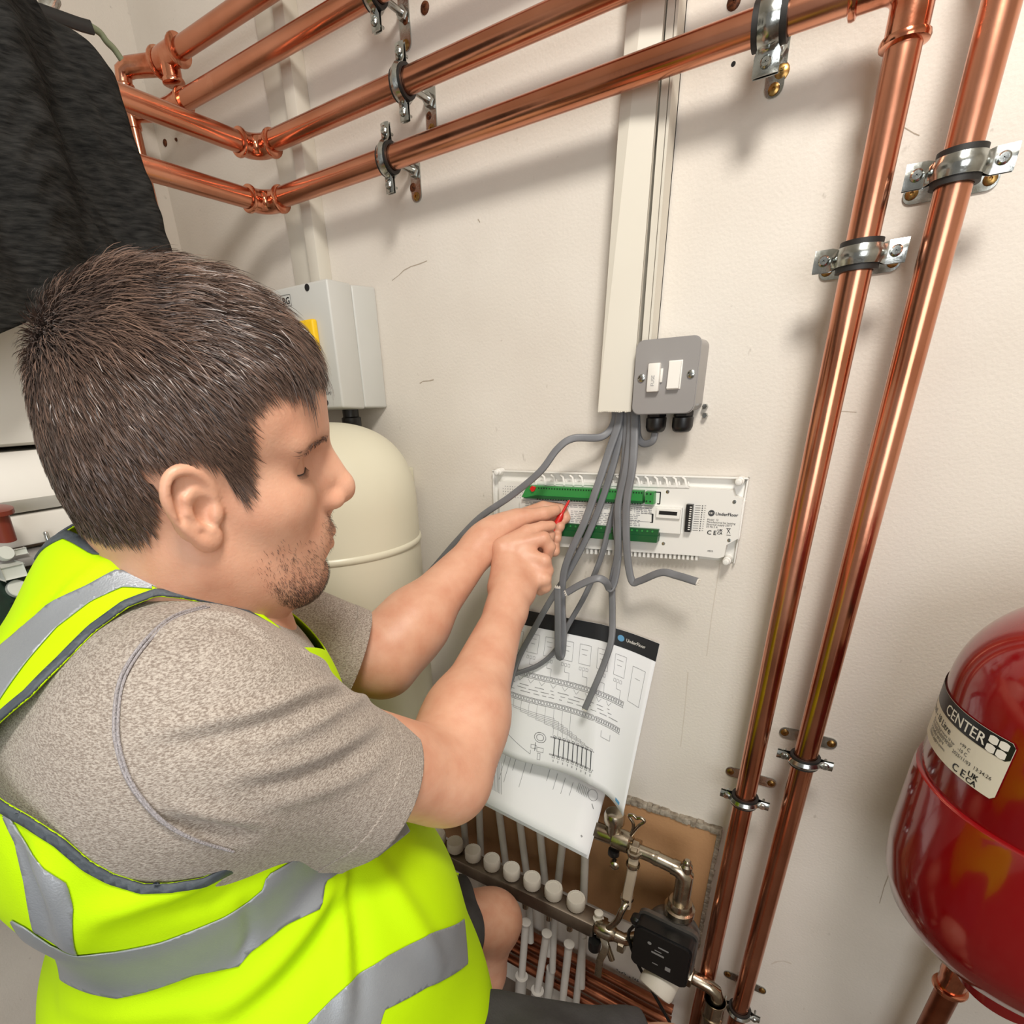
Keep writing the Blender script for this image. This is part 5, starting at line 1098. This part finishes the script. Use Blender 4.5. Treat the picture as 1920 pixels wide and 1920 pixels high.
# ================================================================ CLOTHES
def fabric_heather():
    m = mat('heather_jersey', (176, 164, 152), .92, spec=.2, bump=.35, bscale=600); nt = m.node_tree; b = nt.nodes['Principled BSDF']
    tc = nt.nodes.new('ShaderNodeTexCoord'); mp = nt.nodes.new('ShaderNodeMapping'); nt.links.new(tc.outputs['Object'], mp.inputs[0]); mp.inputs['Rotation'].default_value = (.5, .3, .2); mp.inputs['Scale'].default_value = (1, 1, 3.2)
    n = nt.nodes.new('ShaderNodeTexNoise'); n.inputs['Scale'].default_value = 420; n.inputs['Detail'].default_value = 3; n.inputs['Roughness'].default_value = .7; nt.links.new(mp.outputs[0], n.inputs[0])
    r = nt.nodes.new('ShaderNodeValToRGB'); r.color_ramp.elements[0].position = .40; r.color_ramp.elements[1].position = .60; r.color_ramp.elements[0].color = (*s2l((132, 120, 110)), 1); r.color_ramp.elements[1].color = (*s2l((186, 177, 167)), 1)
    nt.links.new(n.outputs[0], r.inputs[0]); nt.links.new(r.outputs[0], b.inputs['Base Color']); b.inputs['Sheen Weight'].default_value = .15; return m
M['jersey'] = fabric_heather()
M['hivis'] = mat('hi_vis_yellow_fabric', (198, 242, 0), .75, spec=.2, var=.15, vscale=6, rgb2=(190, 234, 0), bump=.12, bscale=900)
M['tape'] = mat('reflective_tape', (158, 163, 168), .42, .25, var=.25, vscale=9, rgb2=(138, 143, 150), bump=.15, bscale=700)
M['binding'] = mat('grey_binding', (84, 92, 98), .6, var=.4, vscale=60, rgb2=(62, 70, 78), bump=.4, bscale=200)
M['shorts'] = mat('charcoal_twill', (66, 64, 64), .9, var=.4, vscale=30, rgb2=(52, 50, 50), bump=.4, bscale=300)
M['seam'] = mat('flat_seam', (176, 172, 176), .8, bump=.8, bscale=700, var=.5, vscale=700, rgb2=(140, 134, 134))
HEMR = P(692, 1486, .530); sdir = (HEMR-SR)/np.linalg.norm(HEMR-SR)
shirt_torso = [ell(B_(.012, .002, -.135), (.178, .150, .175), BRm, .05), ell(B_(.01, .03, -.36), (.165, .165, .20), BRm, .08), cone(B_(-.13, .0, -.092), B_(.13, .0, -.092), .055, .055, .05), cone(B_(0, .02, -.01), B_(0, .03, -.10), .060, .085, .03)]
slR = [cone(SR+BZ*.005, HEMR+sdir*.10+BZ*.006, .078, .069, .03), ell(SR+np.array((-.015, .0, -.006)), (.088, .088, .086), None, .05)]
HEML = P(662, 1233, .715); sdl = (HEML-SL)/np.linalg.norm(HEML-SL)
slL = [cone(SL, HEML+sdl*.08, .075, .062, .03)]
vest_p = [ell(B_(.015, -.002, -.135), (.190, .163, .185), BRm, .05), cone(B_(-.125, -.004, -.074), B_(.120, -.004, -.074), .068, .068, .05), cone(B_(0, .0, .015), B_(0, .015, -.10), .078, .10, .03), cone(B_(.085, .03, -.038), B_(.09, .085, -.13), .043, .050, .04), cone(B_(-.085, .03, -.038), B_(-.09, .085, -.13), .043, .050, .04),
          ell(B_(.02, .032, -.42), (.210, .228, .22), BRm, .07), ell(B_(.03, .025, -.60), (.235, .270, .20), BRm, .08)]
def crease(V, Nn, pts, amp, w):
    pts = [p for p in pts if p is not None]
    if len(pts) < 2: return V
    p = np.array(smooth_path(pts, 4)); d = np.full(len(V), 1e9); tt = np.zeros(len(V)); n = len(p)-1
    for i in range(n):
        a, b = p[i], p[i+1]; e = b-a; t = np.clip(((V-a)@e)/max(e@e, 1e-12), 0, 1); q = np.linalg.norm(V-a-t[:, None]*e, axis=1); m_ = q < d; d[m_] = q[m_]; tt[m_] = (i+t[m_])/n
    f = amp*np.exp(-(d/w)**2)*np.sin(np.pi*np.clip(tt*.86+.07, 0, 1))**.6
    return V + Nn*f[:, None]
# T-shirt
allshirt = shirt_torso+slR+slL
lo, hi = bbox(allshirt); V, Q = extract(allshirt, lo, hi, .0034); V = relax(V, Q, 3, .5); Nn = vnormals(V, Q)
mpx = lambda L, prims: [march(prims, *q) for q in L]
for L, amp, w_ in (([(299, 1373), (384, 1356), (491, 1331), (577, 1296), (632, 1284)], .0055, .0065), ([(330, 1392), (420, 1375), (513, 1352), (600, 1318), (650, 1300)], -.0045, .0075),
                   ([(500, 1392), (598, 1350), (670, 1312), (700, 1318)], .0050, .0060), ([(448, 1450), (534, 1437), (619, 1407), (705, 1356)], .0050, .0075), ([(470, 1475), (560, 1452), (640, 1425), (720, 1380)], -.0035, .007),
                   ([(500, 1510), (580, 1490), (660, 1460), (720, 1420)], .0030, .007), ([(299, 1190), (363, 1158), (427, 1155), (491, 1185)], .0040, .006), ([(310, 1205), (370, 1176), (430, 1172), (490, 1205)], -.0030, .006),
                   ([(316, 1540), (384, 1558), (470, 1562)], -.0070, .008), ([(330, 1520), (410, 1535), (500, 1552)], .0040, .008), ([(560, 1215), (600, 1240), (640, 1275)], .0035, .007)):
    V = crease(V, Nn, mpx(L, allshirt), amp, w_)
Tr = tris(Q); u = (V-N0)@BR2; sd_ = HEMR-SR; 
hn = np.cross(P(775, 1350, .600)-P(605, 1612, .505), P(690, 1480, .47)-P(690, 1480, .60)); hn /= np.linalg.norm(hn); hn = hn if hn@sdir > 0 else -hn
hn = sdir*.75+hn*.25; hn /= np.linalg.norm(hn); hp = HEMR
gR = (hp-V)@hn; farR = np.linalg.norm(V-(SR+HEMR)/2, axis=1) > .30; gR[farR] = 1
gL = (HEML-V)@sdl; gL[(u > -.02) | ((V-SL)@sdl < .05)] = 1
nk = he((.02, 0, -.02), (.1, .1, .1)); gN = np.minimum(1, .012 + ((V-N0)@BZ)*0 + 1)
gN = -( (V-(N0+BZ*.0-BF*.0))@np.array((BF*-.45+BZ*.9)) - .040); gN[np.abs(u) > .12] = 1
hemz = ((V-N0)@BZ)+.62
g = np.minimum(np.minimum(gR, gL), np.minimum(gN, hemz))
SV, ST = clip_mesh(V, Tr, g); tee = np_mesh('t_shirt', SV, ST, 'jersey', man_, thick=.0018, label='beige heather short sleeved T-shirt')
# seams laid on the shirt
def on_surface_tube(L, prims, r, name, m, parent, lift=.001, n=8, flat=None):
    p = [q for q in mpx(L, prims) if q is not None]; p = smooth_path(p, 4); q = []
    for a in p:
        b = CAM_POS-a; b /= np.linalg.norm(b); q.append(a+b*lift)
    return MB().tube(q, r, n).build(name, m, parent)
seamL = [(385, 1136), (325, 1155), (278, 1194), (239, 1245), (220, 1292), (214, 1356), (218, 1399), (235, 1454), (265, 1501), (308, 1544), (363, 1574), (431, 1595)]
on_surface_tube(seamL, allshirt, .0011, 'shoulder_seam', 'seam', tee, .0015); on_surface_tube([(x+7, y+2) for x, y in seamL], allshirt, .0009, 'shoulder_seam', 'seam', tee, .0015)
# hem band of the near sleeve
def band_from(V, Tr, g, lift, name, m, parent, label=None, thick=.0008):
    if (g > 0).sum() < 3: return None
    Nn_ = vnormals(V, Tr); v2, t2 = clip_mesh(V+Nn_*lift, Tr, g)
    return np_mesh(name, v2, t2, m, parent, thick=thick, label=label)
sel = (SV-N0)@BR2 > -.05; gg = .0165-np.abs((HEMR-hn*.016-SV)@hn) ; gg[~sel] = -1; gg[np.linalg.norm(SV-HEMR, axis=1) > .12] = -1
band_from(SV, ST, gg, .0006, 'sleeve_hem', 'jersey', tee)
gg = .010-np.abs((HEML-sdl*.010-SV)@sdl); gg[np.linalg.norm(SV-HEML, axis=1) > .10] = -1; band_from(SV, ST, gg, .0006, 'sleeve_hem', 'jersey', tee)
# hi-vis vest
wv = np.array((.80, .15, .58)); wv /= np.linalg.norm(wv); e1 = np.array((0, 1, 0.)) - wv*wv[1]; e1 /= np.linalg.norm(e1); e2 = np.cross(wv, e1)
def plane2(Vw):
    q = Vw-N0; b = np.stack([np.abs(q@BR2), q@BF, q@BZ], -1); return b@e1, b@e2
def poly(L, prims=vest_p, miss=None):
    out = []
    for x, y in L:
        p = march(prims, x, y, .12)
        if p is None: continue
        out.append(plane2(p[None])); 
    return np.array([(a[0], b[0]) for a, b in out])
t_ = time.time()
lo, hi = bbox(vest_p); V, Q = extract(vest_p, lo, hi, .0042); V = relax(V, Q, 3, .5); Nn = vnormals(V, Q)
for L, amp, w_ in (([(145, 1779), (180, 1719), (256, 1690), (342, 1668), (427, 1613)], .008, .012), ([(307, 1694), (406, 1681), (480, 1640), (520, 1600)], -.007, .013), ([(397, 1903), (491, 1826), (598, 1690), (632, 1647)], .010, .016), ([(440, 1915), (530, 1850), (620, 1740), (640, 1680)], -.008, .014),
                   ([(641, 1634), (645, 1740), (649, 1905)], .008, .010), ([(660, 1640), (668, 1740), (672, 1905)], -.006, .012), ([(700, 1610), (760, 1700), (820, 1810)], .006, .014), ([(461, 1694), (470, 1750), (452, 1790)], -.004, .006), ([(120, 1880), (260, 1900), (420, 1870)], .006, .014),
                   ([(90, 1140), (150, 1085), (230, 1050), (320, 1075)], .003, .006), ([(20, 1190), (90, 1120), (180, 1065)], -.0025, .005), ([(70, 1600), (110, 1680), (130, 1760)], .006, .010), ([(30, 1560), (60, 1660), (90, 1740)], -.005, .009), ([(560, 1250), (600, 1400)], .003, .01)):
    V = crease(V, Nn, mpx(L, vest_p), amp, w_)
q = V-N0; V = V + Nn*(.0035*np.sin((q@BF)*34+np.sin((q@BZ)*17)*1.5)*np.clip(-(q@BZ)-.30, 0, .3)/.3)[:, None]
Tr = tris(Q)
arm_px = [(-70, 1430), (0, 1352), (56, 1305), (120, 1241), (179, 1181), (239, 1138), (295, 1117), (342, 1121), (397, 1132), (448, 1147), (500, 1177), (560, 1240), (600, 1340), (600, 1460), (550, 1550), (500, 1577), (470, 1592), (430, 1622), (380, 1645), (320, 1655), (270, 1657), (213, 1640), (170, 1617), (115, 1570), (60, 1535), (0, 1500)]
arm2 = poly(arm_px); print('arm hole pts', len(arm2), len(arm_px))
neck_px = [(128, 995), (182, 1024), (226, 1030), (273, 1048), (328, 1077), (383, 1098), (430, 1116), (470, 1134), (520, 1172), (560, 1214)]
nk2 = poly(neck_px); print('neck pts', len(nk2))
up2 = np.array([(nk2[-1][0]+.10, nk2[-1][1]+.02), (nk2[-1][0]+.10, nk2[-1][1]+.3), (nk2[0][0]-.05, nk2[0][1]+.3), (nk2[0][0]-.05, nk2[0][1])]); nk2 = np.concatenate([nk2, up2])
def gvest(V):
    a, b = plane2(V); ga = -polysd(arm2, a, b); q = V-N0; lat = np.abs(q@BR2); ga[lat < .035] = .2
    gn = -polysd(nk2, a, b); gn[(lat > .17)] = .2
    return ga, gn, (q@BZ)+.66
ga, gn, gh = gvest(V); VV, VT = clip_mesh(V, Tr, np.minimum(np.minimum(ga, gn), gh))
vest = np_mesh('hi_vis_vest', VV, VT, 'hivis', man_, thick=.0012, label='fluorescent yellow sleeveless hi-vis vest')
ga, gn, gh = gvest(VV); lat = (VV-N0)@BR2; fwd = (VV-N0)@BF
band_from(VV, VT, np.where(np.abs(lat) > .03, .0055-ga, -1), .0016, 'armhole_binding', 'binding', vest, 'dark grey edging', .002)
band_from(VV, VT, np.where((np.abs(lat) < .17) & (fwd < .012), .0075-gn, -1), .0016, 'neck_binding', 'binding', vest, 'dark grey edging', .002)
def tape(L, name, cond=None, lift=.0013, label='silver grey reflective band'):
    p2 = poly(L); a, b = plane2(VV); g = polysd(p2, a, b)
    g = np.where(ga > .0055, g, -1)
    if cond is not None: g = np.where(cond, g, -1)
    return band_from(VV, VT, g, lift, name, 'tape', vest, label)
tape([(-100, 1330), (0, 1213), (43, 1173), (94, 1134), (165, 1098), (219, 1068), (255, 1076), (345, 1099), (300, 1106), (230, 1101), (171, 1128), (107, 1177), (51, 1241), (0, 1313), (-60, 1390)], 'shoulder_band')
tape([(-60, 1400), (0, 1512), (26, 1578), (43, 1655), (64, 1745), (150, 1786), (141, 1698), (128, 1655), (85, 1625), (43, 1574), (9, 1510), (-20, 1450)], 'back_band', lat > -.05)
tape([(20, 1722), (47, 1736), (98, 1771), (150, 1786), (214, 1783), (299, 1766), (419, 1719), (461, 1694), (491, 1668), (500, 1642), (555, 1608), (607, 1612), (675, 1544), (752, 1530), (768, 1560), (705, 1608), (641, 1619), (641, 1630), (607, 1651), (598, 1698), (534, 1732), (470, 1783), (448, 1809), (363, 1826), (278, 1856), (222, 1869), (171, 1860), (115, 1835), (64, 1800), (30, 1770)], 'waist_band', lift=.0016)
tape([(868, 1722), (800, 1749), (726, 1792), (649, 1843), (560, 1935), (560, 2010), (700, 1960), (720, 1893), (800, 1850), (876, 1806)], 'lower_band', lat > 0, lift=.0015)
fl = [P(788, 1618, .70), P(822, 1626, .72), P(858, 1640, .74), P(850, 1680, .745), P(836, 1715, .735), P(805, 1700, .71)]
fo = np.array((0, .003, 0)); MB().add(fl+[q+fo for q in fl], [tuple(range(6)), tuple(range(6, 12))[::-1]]+[(i, (i+1) % 6, 6+(i+1) % 6, 6+i) for i in range(6)]).build('front_flap', 'hivis', vest)
MB().tube(smooth_path([P(810, 1665, .700), P(830, 1650, .712), P(856, 1643, .732)], 4), .0028, 8).build('flap_binding', 'binding', vest)
print('vest', round(time.time()-t_, 1), len(VV))
# shorts
kl, kr = (KL-HIPL), (KR-HIPR); sh_p = [ell(B_(0, .03, -.57), (.19, .15, .13), BRm, .05), cone(HIPL, HIPL+kl*.92, .098, .074, .03), cone(HIPR, HIPR+kr*1.0, .096, .074, .03)]
lo, hi = bbox(sh_p); V, Q = extract(sh_p, lo, hi, .0045); V = relax(V, Q, 2, .5); Nn = vnormals(V, Q); q = V-N0
V = V + Nn*(.0040*np.sin((q@BR2)*60+(q@BZ)*45+np.sin((q@BF)*25)*2)+.0035*np.sin((q@BF)*52+np.sin((q@BR2)*30)*2.5))[:, None]; Tr = tris(Q)
kn1, kn2 = kl/np.linalg.norm(kl), kr/np.linalg.norm(kr); g1 = ((HIPL+kl*.80)-V)@kn1; g2 = ((HIPR+kr*.90)-V)@kn2; g1[np.linalg.norm(V-(HIPL+kl*.95), axis=1) > .16] = 1; g2[np.linalg.norm(V-(HIPR+kr*1.0), axis=1) > .17] = 1
v2, t2 = clip_mesh(V, Tr, np.minimum(g1, g2)); np_mesh('shorts', v2, t2, 'shorts', man_, thick=.002, label='charcoal work shorts')
for nm_, q in (('boot', KLd), ('boot', KRd)):
    bp_ = [cone(q-BZ*.052-BF*.015, q-BZ*.052+BF*.12, .040, .036, .03), cone(q-BZ*.03, q+BZ*.05, .044, .046, .03)]; lo, hi = bbox(bp_); V, Q = extract(bp_, lo, hi, .006, 16); V[:, 2] = np.maximum(V[:, 2], .001); np_mesh(nm_, V, Q, 'rubber', man_)
# red screwdriver held between the fingers
a, b = P(1034, 1000, .846), onY(1068, 937, -.0335); d = (b-a)/np.linalg.norm(b-a)
sdv = thing('screwdriver', 'slim red terminal screwdriver held in both hands against the green strip', 'screwdriver', a)
MB().tube([a-d*.02, a-d*.018, a+d*.028, a+d*.034], [.004, .0052, .0052, .003], 16).build('handle', 'red_plastic', sdv); MB().tube([a+d*.030, b-d*.006, b-d*.001], [.0021, .0021, .0012], 10).build('insulated_shaft', 'red_plastic', sdv); MB().tube([b-d*.003, b], [.0009, .0006], 8).build('blade', 'zinc', sdv)
# ================================================================ HAIR
def hair_material(name, c1, c2, rough=.38):
    m = bpy.data.materials.new(name); m.use_nodes = True; nt = m.node_tree; b = nt.nodes['Principled BSDF']
    at = nt.nodes.new('ShaderNodeAttribute'); at.attribute_name = 'tint'; r = nt.nodes.new('ShaderNodeValToRGB')
    r.color_ramp.elements[0].color = (*s2l(c1), 1); r.color_ramp.elements[1].color = (*s2l(c2), 1); nt.links.new(at.outputs['Fac'], r.inputs[0]); nt.links.new(r.outputs[0], b.inputs['Base Color'])
    b.inputs['Roughness'].default_value = rough; b.inputs['Specular IOR Level'].default_value = .55; b.inputs['Sheen Weight'].default_value = .1; return m
M['hair'] = hair_material('brown_hair', (48, 34, 29), (124, 97, 82)); M['stubble'] = hair_material('beard_stubble', (44, 30, 24), (96, 66, 48), .5)
M['scalp'] = mat('hair_roots', (74, 55, 46), .7, var=.6, vscale=90, rgb2=(48, 35, 29), stretch=(1, 1, 1), bump=.5, bscale=260)
hskull = head[:14]+neck[:2]
def hloc(V): q = V-HO; return np.stack([q@HF, q@HL, q@HU], 1)
REG = [(-.25, .3), (.25, .3), (.25, .088), (.086, .088), (.066, .082), (.044, .076), (.036, .062), (.038, .046), (.036, .026), (.034, .010), (.028, .002), (.020, .012), (.014, .028), (-.002, .036), (-.018, .028), (-.025, .006), (-.030, -.016), (-.040, -.032), (-.070, -.036), (-.25, -.040)]
def hair_g(V): l = hloc(V); return polysd(REG, l[:, 0], l[:, 2])
def field_n(V, e=.002):
    V = V.astype(np.float32); g = np.stack([fieldval(hskull, V+_arr(d))-fieldval(hskull, V-_arr(d)) for d in ((e, 0, 0), (0, e, 0), (0, 0, e))], 1); return g/np.maximum(np.linalg.norm(g, axis=1), 1e-9)[:, None]
gh_ = hair_g(HV); Nh = vnormals(HV, HQ); lh = hloc(HV); ear_zone = (np.abs(lh[:, 1]) > .078) & (lh[:, 2] < .030); gh_[ear_zone] = -1
capV, capT = clip_mesh(HV+Nh*(np.clip(gh_, 0, .012)*.12)[:, None], tris(HQ), gh_-.002)
hair = np_mesh('hair', capV, capT, 'scalp', man_, label='short brown hair, dark underlayer')
def scatter(V, Tr, w, n, rng):
    a = V[Tr[:, 0]]; b = V[Tr[:, 1]]; c = V[Tr[:, 2]]; ar = np.linalg.norm(np.cross(b-a, c-a), axis=1)*w; idx = rng.choice(len(Tr), n, p=ar/ar.sum()); r1, r2 = rng.rand(n, 1), rng.rand(n, 1); s = np.sqrt(r1)
    return a[idx]*(1-s)+b[idx]*s*(1-r2)+c[idx]*s*r2
CR = H(-.092, .006, .092)
def grow(roots, length, lift, dirfn, width, rng, seg=6, jit=.25, follow=1.0):
    n = len(roots); pos = roots.copy(); P_ = [pos.copy()]; j = rng.normal(0, jit, (n, 3)); Ns = []
    for k in range(seg):
        nn = field_n(pos); Ns.append(nn); d = dirfn(pos)+j; d = d-nn*(d*nn).sum(1)[:, None]; d /= np.maximum(np.linalg.norm(d, axis=1), 1e-9)[:, None]
        step = length/seg; t = (k+1)/seg; h_want = lift*(1-(1-t)**2); v = fieldval(hskull, pos.astype(np.float32)); pos = pos+d*step[:, None]; v2 = fieldval(hskull, pos.astype(np.float32))
        pos = pos+nn*((h_want-v2)*follow)[:, None]; P_.append(pos.copy())
    Ns.append(Ns[-1]); P_ = np.stack(P_, 1); Ns = np.stack(Ns, 1); K = seg+1
    tang = np.gradient(P_, axis=1); sd = np.cross(tang, Ns); sd /= np.maximum(np.linalg.norm(sd, axis=2), 1e-9)[..., None]; tw = rng.normal(0, .5, (n, 1, 1)); sd = sd*np.cos(tw)+Ns*np.sin(tw)
    prof = np.array([1-.85*(k/seg)**1.5 for k in range(K)])[None, :, None]*width[:, None, None]/2; A = P_-sd*prof; Bv = P_+sd*prof
    V = np.stack([A, Bv], 2).reshape(-1, 3); base = (np.arange(n)*K*2)[:, None]; k = np.arange(seg)[None]*2; f = np.stack([base+k, base+k+1, base+k+3, base+k+2], -1).reshape(-1, 4); return V, f, K*2
t_ = time.time(); rng = np.random.RandomState(5)
def flow(pos):
    l = hloc(pos); d = pos-CR; d /= np.maximum(np.linalg.norm(d, axis=1), 1e-9)[:, None]
    side = np.clip((np.abs(l[:, 1])-.035)/.03, 0, 1)*np.clip((.11-l[:, 2])/.05, 0, 1); top = np.clip((l[:, 2]-.09)/.03, 0, 1); front = np.clip((l[:, 0]-.04)/.04, 0, 1)*np.clip((l[:, 2]-.07)/.03, 0, 1)
    d = d + HF*(.55*top)[:, None] - HU*(.75*side+.5*front)[:, None] + HF*(.18*side)[:, None]
    cl = np.sin(l[:, 0]*130+np.sin(l[:, 1]*90)*2)*.22; return d + HL*(cl*top)[:, None] + HU*(cl*(1-top)*.3)[:, None]
okT = capT
roots = scatter(capV, okT, np.ones(len(okT)), 36000, rng); l = hloc(roots); g = hair_g(roots); keep = (l[:, 1] < .05) | (rng.rand(len(roots)) < .5); roots, l, g = roots[keep], l[keep], g[keep]
top = np.clip((l[:, 2]-.070)/.05, 0, 1); fr_ = np.clip((l[:, 0]-.035)/.04, 0, 1)*top; low = np.clip((.02-l[:, 2])/.06, 0, 1)
clump = np.sin(l[:, 0]*210+l[:, 1]*60)*.5+np.sin(l[:, 1]*170+l[:, 0]*40)*.5
ln_ = (.015+.018*top-.002*fr_-.006*low)*rng.uniform(.7, 1.2, len(roots)); lf = (.0030+.0080*top+.0035*clump*top-.0012*low)*rng.uniform(.5, 1.25, len(roots)); lf = np.maximum(lf*np.clip(g/.016, .3, 1), .0022)
crown = np.exp(-(np.linalg.norm(roots-CR, axis=1)/.030)**2); lf = lf*(1-.35*np.clip((l[:, 0]-.02)/.05, 0, 1)*top); lf = lf+crown*.010*rng.uniform(0, 1, len(roots)); ln_ = ln_*(1-.25*crown)
V1, F1, kk = grow(roots, ln_, lf, flow, np.full(len(roots), .00085)*rng.uniform(.6, 1.4, len(roots)), rng, 6, .20)
tint = np.repeat(np.clip(.42+.22*clump*top+rng.normal(0, .22, len(roots)), 0, 1), kk)
np_mesh('hair_strands', V1, F1, 'hair', hair, tint=tint)['kind'] = 'stuff'
# fringe falling over the brow
frr = []
for i in range(520): frr.append(H(.070+rng.uniform(-.014, .012), rng.uniform(-.060, .03), .098+rng.uniform(-.012, .014)))
frr = np.array(frr); v = fieldval(hskull, frr.astype(np.float32)); frr = frr - field_n(frr)*v[:, None]; lck = np.round(hloc(frr)[:, 1]/.011)*.011; yy = hloc(frr)[:, 1]
fl_dir = lambda pos: np.tile(HF*.35-HU*1.0, (len(pos), 1)) - HL*.20 + HL*((lck-yy)*22)[:, None]
L_ = (.027+.010*np.sin(lck*400))*rng.uniform(.75, 1.1, len(frr)); V1, F1, kk = grow(frr, L_, np.full(len(frr), .0055)*rng.uniform(.5, 1.3, len(frr)), fl_dir, np.full(len(frr), .0010), rng, 7, .07)
np_mesh('fringe', V1, F1, 'hair', hair, tint=np.repeat(np.clip(rng.normal(.25, .15, len(frr)), 0, 1), kk))['kind'] = 'stuff'
# beard stubble, moustache, brows, lashes
fskin = head[:24]+head[-0:0]
wts = np.zeros(len(HQ)); tq = tris(HQ); cc = hloc(HV[tq].mean(1)); x, y, z = cc.T
chin = np.exp(-(((x-.078)/.032)**2+((z+.098)/.020)**2)) + .45*np.exp(-(((x-.040)/.035)**2+((z+.094)/.022)**2)) + .55*np.exp(-(((x-.100)/.009)**2+((z+.039)/.009)**2+((np.abs(y)-.012)/.016)**2)) + .10*np.exp(-(((x-.06)/.03)**2+((z+.06)/.03)**2))
chin = np.where((x > .0) & (z < -.028), chin, 0); chin[chin < .04] = 0
sr = scatter(HV, tq, chin, 9000, rng); hsk2 = hskull; hskull = head
V1, F1, kk = grow(sr, rng.uniform(.0015, .0045, len(sr)), np.full(len(sr), .0016), lambda p: np.tile(-HU*1.0+HF*.35, (len(p), 1)), np.full(len(sr), .00027), rng, 3, .35)
np_mesh('beard', V1, F1, 'stubble', man_, tint=np.repeat(np.clip(rng.normal(.4, .25, len(sr)), 0, 1), kk), label='short brown chin beard')['kind'] = 'stuff'
br = []
for s in (-1, 1):
    for i in range(170):
        t = rng.rand(); br.append(H(.096-.028*t**1.3, s*(.014+.040*t), .036+.006*math.sin(t*2.6)-.004*t+rng.uniform(-.0028, .0028)))
br = np.array(br)
for _ in range(3): br = br - field_n(br)*fieldval(head, br.astype(np.float32))[:, None]
V1, F1, kk = grow(br, rng.uniform(.005, .009, len(br)), np.full(len(br), .0018), lambda p: np.sign(hloc(p)[:, 1:2])*HL*1.0-HF*.5+HU*.1, np.full(len(br), .00036), rng, 3, .15)
np_mesh('eyebrows', V1, F1, 'stubble', man_, tint=np.repeat(np.clip(rng.normal(.35, .2, len(br)), 0, 1), kk))['kind'] = 'stuff'
for s in (-1, 1):
    p = []
    for a in np.linspace(-.9, 1.2, 9):
        q = H(.0600+.0150*math.cos(a), s*(.0325+.0165*math.sin(a)), .0125+.0022*math.sin(a))[None]
        for _ in range(4): q = q - field_n(q)*fieldval(head, q.astype(np.float32))[:, None]
        p.append(q[0]+HF*.0002)
    MB().tube(smooth_path(p, 3), .0005, 6).build('eyelashes', 'rubber', man_)
    e = []
    for q in smooth_path(p, 3)[::2]:
        d = (q-H(.048, s*.0325, .0185)); d /= np.linalg.norm(d); e.append((q, d))
    mb = MB()
    for q, d in e: mb.tube([q, q+d*.002-HU*.0015, q+d*.0035-HU*.002], [.00022, .00016, .00008], 4, cap=False)
    mb.build('eyelashes', 'rubber', man_)['kind'] = 'stuff'
hskull = hsk2
print('hair', round(time.time()-t_, 1))
print('script seconds', round(time.time()-T0, 1))
